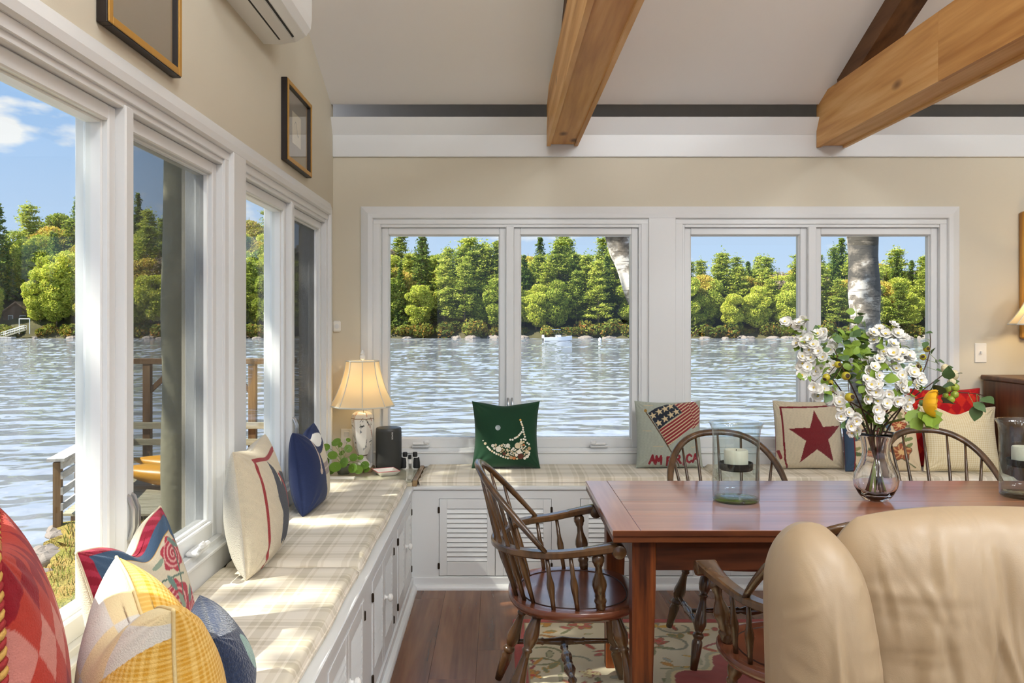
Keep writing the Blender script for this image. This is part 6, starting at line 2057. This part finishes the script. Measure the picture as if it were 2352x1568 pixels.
def tree_proto(kind, seed):
    r = np.random.RandomState(seed)
    C, Ht = [], 16.0
    lift = .08
    if kind == 'spruce':
        cols = ('5f7a3a', '7f9440', '4c6832', '9ba64c'); z = 1.2
        while z < Ht:
            R = 3.0 * (1 - z / Ht) ** .85 * r.uniform(.75, 1.15) + .12
            for a in r.uniform(0, 6.3, 8):
                n_ = max(2, int(R / .32))
                t = np.linspace(.15, 1, n_)
                p = np.stack([np.cos(a) * R * t, np.sin(a) * R * t, z - .35 * R * t ** 1.5], -1)
                C.append(np.repeat(p, 5, 0) + r.normal(0, .17, (5 * n_, 3)))
            z += .48
        size, up = .27, .5
    elif kind == 'pine':
        cols = ('98aa46', 'b6bf54', '7c9240', 'ccca66'); z = 2.6
        while z < Ht:
            f = (z - 2.6) / (Ht - 2.6)
            R = (4.3 * (1 - f) ** .6 + .4) * r.uniform(.6, 1.1)
            for a in r.uniform(0, 6.3, 5 if f < .8 else 4):
                L = R * r.uniform(.7, 1.1)
                for t in np.arange(.35, 1.01, .22):
                    c = np.array([math.cos(a) * L * t, math.sin(a) * L * t, z + .25 * L * t * .6])
                    k = 26
                    C.append(c + r.normal(0, 1, (k, 3)) * np.array([.55, .55, .20]))
            z += .85
        C.append(np.array([0, 0, Ht]) + r.normal(0, 1, (30, 3)) * np.array([.3, .3, .6]))
        size, up = .27, .6
    elif kind in ('maple', 'gold', 'bare'):
        cols = {'maple': ('acba4c', 'c4ca56', '8fa242', 'd8d468'), 'gold': ('cfc456', 'ddd062', 'b5b24e', 'd8b264'), 'bare': ('a3958a', '8f8478', 'b29c86', '948a5e')}[kind]
        Ht = 13.0
        for _ in range(26):
            u = r.normal(size=3); u /= np.linalg.norm(u)
            c = np.array([0, 0, 6.4]) + u * np.array([2.9, 2.9, 4.8]) * r.uniform(.55, 1)
            R = r.uniform(1.3, 2.1); k = int((520 if kind != 'bare' else 110) * R / 1.6)
            d = r.normal(size=(k, 3)); d /= np.linalg.norm(d, axis=1)[:, None]
            C.append(c + d * R * r.uniform(.75, 1.05, (k, 1)) * np.array([1, 1, .75]))
        size, up = .26, .15
    else:      # shrub
        cols = ('7f8a3e', '96963f', 'b0803f', '6f7f38'); Ht = 2.6
        for _ in range(8):
            c = np.array([r.uniform(-1.3, 1.3), r.uniform(-.8, .8), r.uniform(.5, 1.6)])
            d = r.normal(size=(110, 3)); d /= np.linalg.norm(d, axis=1)[:, None]
            C.append(c + d * r.uniform(.6, 1.0))
        size, up = .26, .1
    cm = crown_mesh(np.concatenate(C), size, up, cols, r)
    tb_ = MB().tube([(0, 0, -2.5), (.05, 0, Ht * .3), (-.05, .03, Ht * .6), (0, 0, Ht * .92)], [.26, .20, .13, .04], 7)
    if kind == 'bare' or kind == 'maple':
        for k in range(10):
            a = r.uniform(0, 6.3); z = r.uniform(4, 8)
            tb_.tube([(0, 0, z), (math.cos(a) * 1.2, math.sin(a) * 1.2, z + 1.2), (math.cos(a) * 2.6, math.sin(a) * 2.6, z + 3)], [.10, .07, .02], 5)
    if kind == 'shrub':
        tb_ = MB().tube([(0, 0, -.5), (.1, 0, .8), (.2, .1, 1.6)], [.06, .05, .02], 5)
    return cm, tb_.mesh('trunk', M['trunk'], True)
PROTO = {k: [tree_proto(k, 30 + 7 * i + j) for j in range(nv_)] for i, (k, nv_) in enumerate((('spruce', 2), ('pine', 3), ('maple', 3), ('gold', 1), ('bare', 1), ('shrub', 2)))}
TLAB = {'spruce': 'dark conical spruce', 'pine': 'layered white pine', 'maple': 'leafy green tree', 'gold': 'yellowing leafy tree', 'bare': 'half bare tree', 'shrub': 'low bush'}
TNAME = {'spruce': 'spruce_tree', 'pine': 'pine_tree', 'maple': 'leafy_tree', 'gold': 'yellow_tree', 'bare': 'bare_tree', 'shrub': 'shore_bush'}
def through(x, y):
    p = VX + F_PX * x / y
    for lim, nm in ((250, 'the nearest left pane'), (480, 'the screened left pane'), (880, 'the far left pane'), (1172, 'the pane beside the lamp'), (1520, 'the pane with the leaning birch'), (1855, 'the pane behind the star pillow'), (9999, 'the pane with the straight birch')):
        if p < lim: return nm
LEVEL = ('at the far waterline', 'low on the far slope', 'low on the far slope', 'high on the far slope', 'high on the far slope', 'on the far hilltop', 'on the far hilltop')
def tree(kind, x, y, z, s, rz, row=0):
    cm, tm = PROTO[kind][nr.randint(0, len(PROTO[kind]))]
    r = empty(TNAME[kind], (0, 0, 0), label='%s %s seen through %s' % (TLAB[kind], LEVEL[row], through(x, y)), cat='bush' if kind == 'shrub' else 'tree', group='%s across the water' % {'spruce': 'spruces', 'pine': 'pines', 'maple': 'leafy trees', 'gold': 'yellow trees', 'bare': 'grey trees', 'shrub': 'bushes'}[kind])
    for nm, me in (('crown', cm), ('trunk', tm)):
        o = bpy.data.objects.new(nm, me); COL.objects.link(o); o.parent = r
        if nm == 'crown': o['kind'] = 'stuff'
    r.location = (x, y, z); r.rotation_euler = (0, 0, rz); r.scale = (s * nr.uniform(.9, 1.15), s * nr.uniform(.9, 1.15), s)
HX = [-140, -95, -58, -34, -20, 5, 40, 62, 80, 112]
HH = [20, 21, 18, 11, 8, 7, 6.5, 4.5, 7, 8]
def ground(x, d):
    t = np.clip((d - 196) / 48.0, 0, 1)
    return ZW - .6 + 2.2 * np.clip((d - 193) / 5.0, 0, 1) + np.interp(x, HX, HH) * t ** .85
gx, gd = np.meshgrid(np.linspace(-190, 170, 90), np.r_[np.linspace(192, 200, 8), np.linspace(204, 330, 16)], indexing='ij')
gz = ground(gx, gd) + .3 * np.sin(gx * .7) * np.clip((gd - 193) / 6, 0, 1)
gd2 = gd + 1.6 * np.sin(gx * .35) + .8 * np.sin(gx * 1.1)
hm = plain('far_shore_ground', '5a5434', 0.95, bump=.5, bscale=.8, var=.5)
tag(new_obj('hill', grid_mesh('hill', np.stack([gx, gd2, gz], -1), hm)), 'wooded hillside rising behind the far shore', kind='structure')
SEEN = [(-25, 205), (285, 385), (535, 640), (870, 1165), (1180, 1460), (1570, 1845), (1865, 2140)]
def seen(x, d, m=0):
    p = VX + F_PX * x / d
    return any(a - m < p < b + m for a, b in SEEN)
ntree = 0
for row, d0 in enumerate((198.6, 203, 208, 214, 221, 229, 238)):
    x = -128.0
    while x < 112:
        xx, dd = x + nr.uniform(-1.5, 1.5), d0 + nr.uniform(-2, 2)
        x += (4.6, 4.8, 4.6, 5.0, 5.2, 5.4, 5.6)[row]
        p = VX + F_PX * xx / dd
        if not seen(xx, dd) and row not in (0, 2, 4): continue
        if dd < 210 and 8 < p < 92: continue                      # clearing round the cabin
        if row < 2 and 1400 < p < 1442: continue
        left = xx < -50
        if row == 0: kinds = ['maple', 'spruce', 'pine', 'maple', 'maple'] if not left else ['maple', 'maple', 'gold', 'pine']
        elif left: kinds = ['maple', 'maple', 'gold', 'pine', 'spruce', 'maple']
        else: kinds = ['pine', 'pine', 'spruce', 'maple', 'pine', 'gold'] if row < 4 else ['maple', 'gold', 'pine', 'maple', 'bare']
        kd = kinds[nr.randint(0, len(kinds))]
        if row in (1, 2) and nr.uniform() < .05: kd = 'bare'
        s = nr.uniform(.95, 1.32) * (.85 if row == 0 else 1.0)
        if 44 < xx < 112: s *= .86
        if kd == 'spruce' and nr.uniform() < .2: s *= 1.2
        tree(kd, xx, dd, float(ground(xx, dd)), s, nr.uniform(0, 6.3), row); ntree += 1
x = -126.0
while x < 112:
    xx = x + nr.uniform(-1.5, 1.5); x += 2.9
    if seen(xx, 196):
        tree('shrub', xx, 196.6 + 1.6 * math.sin(xx * .35), ZW - .2 + .5, nr.uniform(.8, 1.9), nr.uniform(0, 6.3))
        if nr.uniform() < .55:
            rock(xx + nr.uniform(-2, 2), 194.0 + 1.6 * math.sin(xx * .35), ZW + .05, nr.uniform(.9, 2.4), 'pale rock at the far waterline seen through %s' % through(xx, 194.0), 'rocks along the far shore')

# ---- cabin, gangway and floating dock on the far shore
M['cab_wall'] = plain('brown_cabin_wall', '5e4a3a', 0.9, bump=.3, bscale=6)
M['cab_roof'] = plain('brown_shingle_roof', '7d6450', 0.9, bump=.3, bscale=5)
cx_, cy_, cz_ = -115.0, 204.0, -1.2
cbn = empty('lake_cabin', (cx_, cy_, cz_), label='brown wooden cabin with a shingled roof on the far shore', cat='cabin')
MB().box(cx_ - 3.4, cx_ + 3.2, cy_ - 3, cy_ + 3, cz_, cz_ + 4.6).build('wall', M['cab_wall'], cbn)
MB().prism([(cx_ - 3.4, cz_ + 4.6), (cx_ + 3.2, cz_ + 4.6), (cx_ - .1, cz_ + 7.0)], 1, cy_ - 3, cy_ + 3).build('gable', M['cab_wall'], cbn)
for s_ in (-1, 1):
    MB().prism([(cx_ - .1, cz_ + 7.35), (cx_ - .1 + s_ * 4.2, cz_ + 4.25), (cx_ - .1 + s_ * 4.2, cz_ + 3.95), (cx_ - .1, cz_ + 7.05)], 1, cy_ - 3.8, cy_ + 3.8).build('roof', M['cab_roof'], cbn)
for x_, w_ in ((cx_ - 2.2, 1.2), (cx_ + .6, 1.4)):
    wd = MB().box(x_, x_ + w_, cy_ - 3.08, cy_ - 3.0, cz_ + 2.6, cz_ + 4.0).build('window', M['white'], cbn)
    MB().box(x_ + .08, x_ + w_ - .08, cy_ - 3.10, cy_ - 3.07, cz_ + 2.68, cz_ + 3.92).build('pane', M['speaker_top'], wd)
M['white_metal'] = plain('white_metal_rail', 'dcdcd6', 0.5)
gwy = empty('gangway', (-112, 193.5, ZW), label='white railed gangway down to the floating dock', cat='gangway')
A_, B_ = Vector((-113.6, 192.5, ZW + .3)), Vector((-108.6, 193.0, ZW + 2.0))
MB().tube([A_, B_], [.25, .25], 4).build('deck', M['dock'], gwy)
for s_ in (-.5, .5):
    o_ = Vector((0, s_, 0))
    for h_ in (.55, 1.05):
        MB().tube([A_ + o_ + Vector((0, 0, h_)), B_ + o_ + Vector((0, 0, h_))], .055, 5).build('handrail', M['white_metal'], gwy)
    for t in np.linspace(0, 1, 6):
        p_ = A_.lerp(B_, t) + o_
        MB().tube([p_, p_ + Vector((0, 0, 1.05))], .045, 5).build('baluster', M['white_metal'], gwy)
for x_ in (-110.2, -107.8):
    MB().tube([(x_, 193.4, ZW + 1.0), (x_, 193.4, ZW + 4.6)], .10, 6).build('arch_post', M['white_metal'], gwy)
MB().tube([(-110.2, 193.4, ZW + 4.5), (-107.8, 193.4, ZW + 4.5)], .10, 6).build('arch_beam', M['white_metal'], gwy)
fd = empty('floating_dock', (-113, 191.5, ZW), label='low pale floating dock below the gangway', cat='dock')
for k in range(10):
    MB().box(-118.5 + k * .82, -117.72 + k * .82, 190.4, 192.4, ZW + .05, ZW + .38).build('plank', M['rail_grey'], fd)

# ---- boat and mooring buoy
M['hull'] = plain('white_gelcoat', 'eef0f2', 0.25)
bxx, byy = 12.0, 168.0
bo = empty('motor_boat', (bxx, byy, ZW), label='small white motorboat with a blue canopy moored on the lake', cat='boat')
rg = []
for t in np.linspace(0, 1, 12):
    w = 1.05 * (1 - max(0, (t - .45) / .55) ** 2.2) + .02; sheer = .70 + .38 * t ** 2; keel = -.25 + .5 * max(0, (t - .7) / .3) ** 2
    xx = bxx - 2.8 + 5.6 * t
    rg.append([(xx, byy - w, ZW + sheer), (xx, byy - w * .9, ZW + .15 + keel * .3), (xx, byy, ZW + keel), (xx, byy + w * .9, ZW + .15 + keel * .3), (xx, byy + w, ZW + sheer), (xx, byy + w * .85, ZW + sheer - .02), (xx, byy, ZW + sheer - .30 * (1 - t)), (xx, byy - w * .85, ZW + sheer - .02)])
MB().rings(rg).build('hull', M['hull'], bo, 'auto')
MB().box(bxx - .5, bxx + .6, byy - .5, byy + .5, ZW + .5, ZW + 1.25, .1).build('console', M['hull'], bo)
MB().rings([[(bxx + .35, byy - .6, ZW + 1.2), (bxx + .35, byy + .6, ZW + 1.2), (bxx + .40, byy + .6, ZW + 1.2), (bxx + .40, byy - .6, ZW + 1.2)], [(bxx + .05, byy - .5, ZW + 1.65), (bxx + .05, byy + .5, ZW + 1.65), (bxx + .1, byy + .5, ZW + 1.65), (bxx + .1, byy - .5, ZW + 1.65)]]).build('windscreen', M['speaker_top'], bo)
MB().box(bxx - 1.2, bxx + .5, byy - .8, byy + .8, ZW + 2.22, ZW + 2.32, .05).build('canopy', plain('blue_canvas', '7f93b8', 0.8), bo)
for s_ in (-.8, .8):
    MB().tube([(bxx - .9, byy + s_, ZW + .75), (bxx + .35, byy + s_ * .95, ZW + 2.22)], .035, 5).build('canopy_pole', M['iron'], bo)
    MB().tube([(bxx - .1, byy + s_, ZW + .75), (bxx - 1.1, byy + s_ * .95, ZW + 2.22)], .035, 5).build('canopy_pole', M['iron'], bo)
MB().box(bxx - 3.25, bxx - 2.75, byy - .22, byy + .22, ZW + .55, ZW + 1.25, .1).build('outboard_motor', M['hull'], bo)
MB().box(bxx - 3.1, bxx - 2.9, byy - .1, byy + .1, ZW - .2, ZW + .55).build('motor_leg', M['iron'], bo)
bu = MB().lathe([(0, -.30), (.2, -.25), (.34, 0), (.36, .15), (.26, .40), (.10, .50), (.07, .58), (0, .60)], (20.6, 170, ZW + .1), 16).build('mooring_buoy', M['hull'], None, True)
tag(bu, 'round white mooring buoy on the water beside the motorboat', 'buoy')

# ---- birches, bank tree and an unseen sun-blocking tree close to the house
def birch_mat():
    m, n, l, b = nt('birch_bark')
    tc = n.new('ShaderNodeTexCoord'); mp = n.new('ShaderNodeMapping'); mp.inputs['Scale'].default_value = (2.4, 2.4, 3.6)
    l.new(tc.outputs['Object'], mp.inputs[0])
    n1 = n.new('ShaderNodeTexNoise'); n1.inputs['Scale'].default_value = .75; n1.inputs['Detail'].default_value = 7; n1.inputs['Roughness'].default_value = .65
    l.new(mp.outputs[0], n1.inputs['Vector'])
    r1_ = ramp(n, [(.42, '4f4a44'), (.50, '8f857a'), (.545, 'e4ddd6'), (.75, 'efe9e4')])
    l.new(n1.outputs['Fac'], r1_.inputs[0])
    mp2 = n.new('ShaderNodeMapping'); mp2.inputs['Scale'].default_value = (5, 5, 60)
    l.new(tc.outputs['Object'], mp2.inputs[0])
    n2 = n.new('ShaderNodeTexNoise'); n2.inputs['Scale'].default_value = 1.0; n2.inputs['Detail'].default_value = 3
    l.new(mp2.outputs[0], n2.inputs['Vector'])
    r2_ = ramp(n, [(.33, '6a5f58'), (.42, 'ffffff')])
    l.new(n2.outputs['Fac'], r2_.inputs[0])
    mx = n.new('ShaderNodeMixRGB'); mx.blend_type = 'MULTIPLY'; mx.inputs[0].default_value = .8
    l.new(r1_.outputs[0], mx.inputs[1]); l.new(r2_.outputs[0], mx.inputs[2]); l.new(mx.outputs[0], b.inputs['Base Color'])
    b.inputs['Roughness'].default_value = .8
    bp = n.new('ShaderNodeBump'); bp.inputs['Strength'].default_value = .5; bp.inputs['Distance'].default_value = .03
    l.new(n1.outputs['Fac'], bp.inputs['Height']); l.new(bp.outputs[0], b.inputs['Normal'])
    return m
M['birch'] = birch_mat()
def near_tree(name, label, path, radii, m, crown, leaf, k, cols, seed):
    r = np.random.RandomState(seed)
    rt = empty(name, path[0], label=label, cat='tree')
    pts = [Vector(p) for p in path]
    # smooth the path
    P = np.array(path); t = np.linspace(0, 1, len(P)); tt = np.linspace(0, 1, 40)
    S = np.stack([np.interp(tt, t, P[:, i]) for i in range(3)], -1)
    for _ in range(3): S[1:-1] = (S[:-2] + 2 * S[1:-1] + S[2:]) / 4
    rr = np.interp(tt, t, radii) * (1 + .05 * np.sin(tt * 37 + seed))
    MB().tube([tuple(q) for q in S], list(rr), 16).build('trunk', m, rt, True)
    C = []
    for (cx, cy, cz, R) in crown:
        d = r.normal(size=(int(k * R * R), 3)); d /= np.linalg.norm(d, axis=1)[:, None]
        C.append(np.array([cx, cy, cz]) + d * R * r.uniform(.25, 1, (len(d), 1)) ** .6)
        MB().tube([tuple(S[-8]), tuple((S[-8] + np.array([cx, cy, cz])) / 2 + np.array([0, 0, .2])), (cx, cy, cz)], [.07, .05, .02], 6).build('branch', m, rt, True)
    o = new_obj('crown', crown_mesh(np.concatenate(C), leaf, .2, cols, r), rt); o['kind'] = 'stuff'
    return rt
GRN = ('7f9a36', '98ab3e', '647f30', 'a9a844')
p1a, p1b, p1c = px(1417, 541, 9.3), px(1440, 600, 9.3), px(1474, 690, 9.3)
near_tree('birch_tree', 'leaning white birch trunk at the edge of the window behind the green pillow', [(1.86, 9.3, ZL - .1), (1.84, 9.3, .3), tuple(px(1508, 790, 9.3)), tuple(p1c), tuple(p1b), tuple(p1a), (1.05, 9.3, 3.4), (.7, 9.4, 6.0)], [.19, .165, .155, .15, .145, .14, .13, .09], M['birch'], [(.7, 9.6, 6.6, 1.6), (2.0, 10.2, 7.2, 1.5), (-.6, 9.2, 7.0, 1.3)], .14, 220, GRN, 3)
near_tree('birch_tree', 'straight white birch trunk outside the window behind the flowers', [(4.02, 9.2, ZL - .1), tuple(px(1990, 850, 9.2)), tuple(px(1986, 700, 9.2)), tuple(px(1981, 540, 9.2)), (3.95, 9.2, 4.0), (3.9, 9.3, 6.5)], [.19, .17, .16, .158, .14, .09], M['birch'], [(3.9, 9.5, 7.2, 1.7), (5.2, 10, 6.8, 1.4), (2.9, 9.8, 7.8, 1.4)], .14, 220, GRN, 4)
near_tree('bank_tree', 'slim grey tree trunk outside the left window', [(-2.34, 6.1, ZL - .1), (-2.32, 6.1, .5), (-2.33, 6.1, 2.0), (-2.3, 6.2, 4.6), (-2.1, 6.4, 6.5)], [.13, .115, .108, .09, .05], plain('olive_bark', 'aaa68c', 0.95, bump=.6, bscale=20, var=.3), [(-2.0, 6.6, 7.2, 1.3), (-2.9, 7.2, 6.6, 1.1)], .13, 240, GRN, 5)
near_tree('sun_block_tree', 'unseen leafy tree placed to block sun at the left windows', [(-7.4, 3.6, ZW - .3), (-7.2, 3.5, 1.5), (-6.8, 3.2, 4.0), (-6.5, 2.8, 6.0)], [.24, .2, .16, .12], M['trunk'], [(-6.1, 3.0, 7.0, 1.6), (-6.1, .55, 9.15, 1.6), (-6.6, 4.6, 7.6, 1.5), (-5.4, 1.8, 9.2, 1.4), (-5.9, 3.9, 8.8, 1.5)], .13, 420, GRN, 6)  # out of view; crown lobes set to block sun except one gap
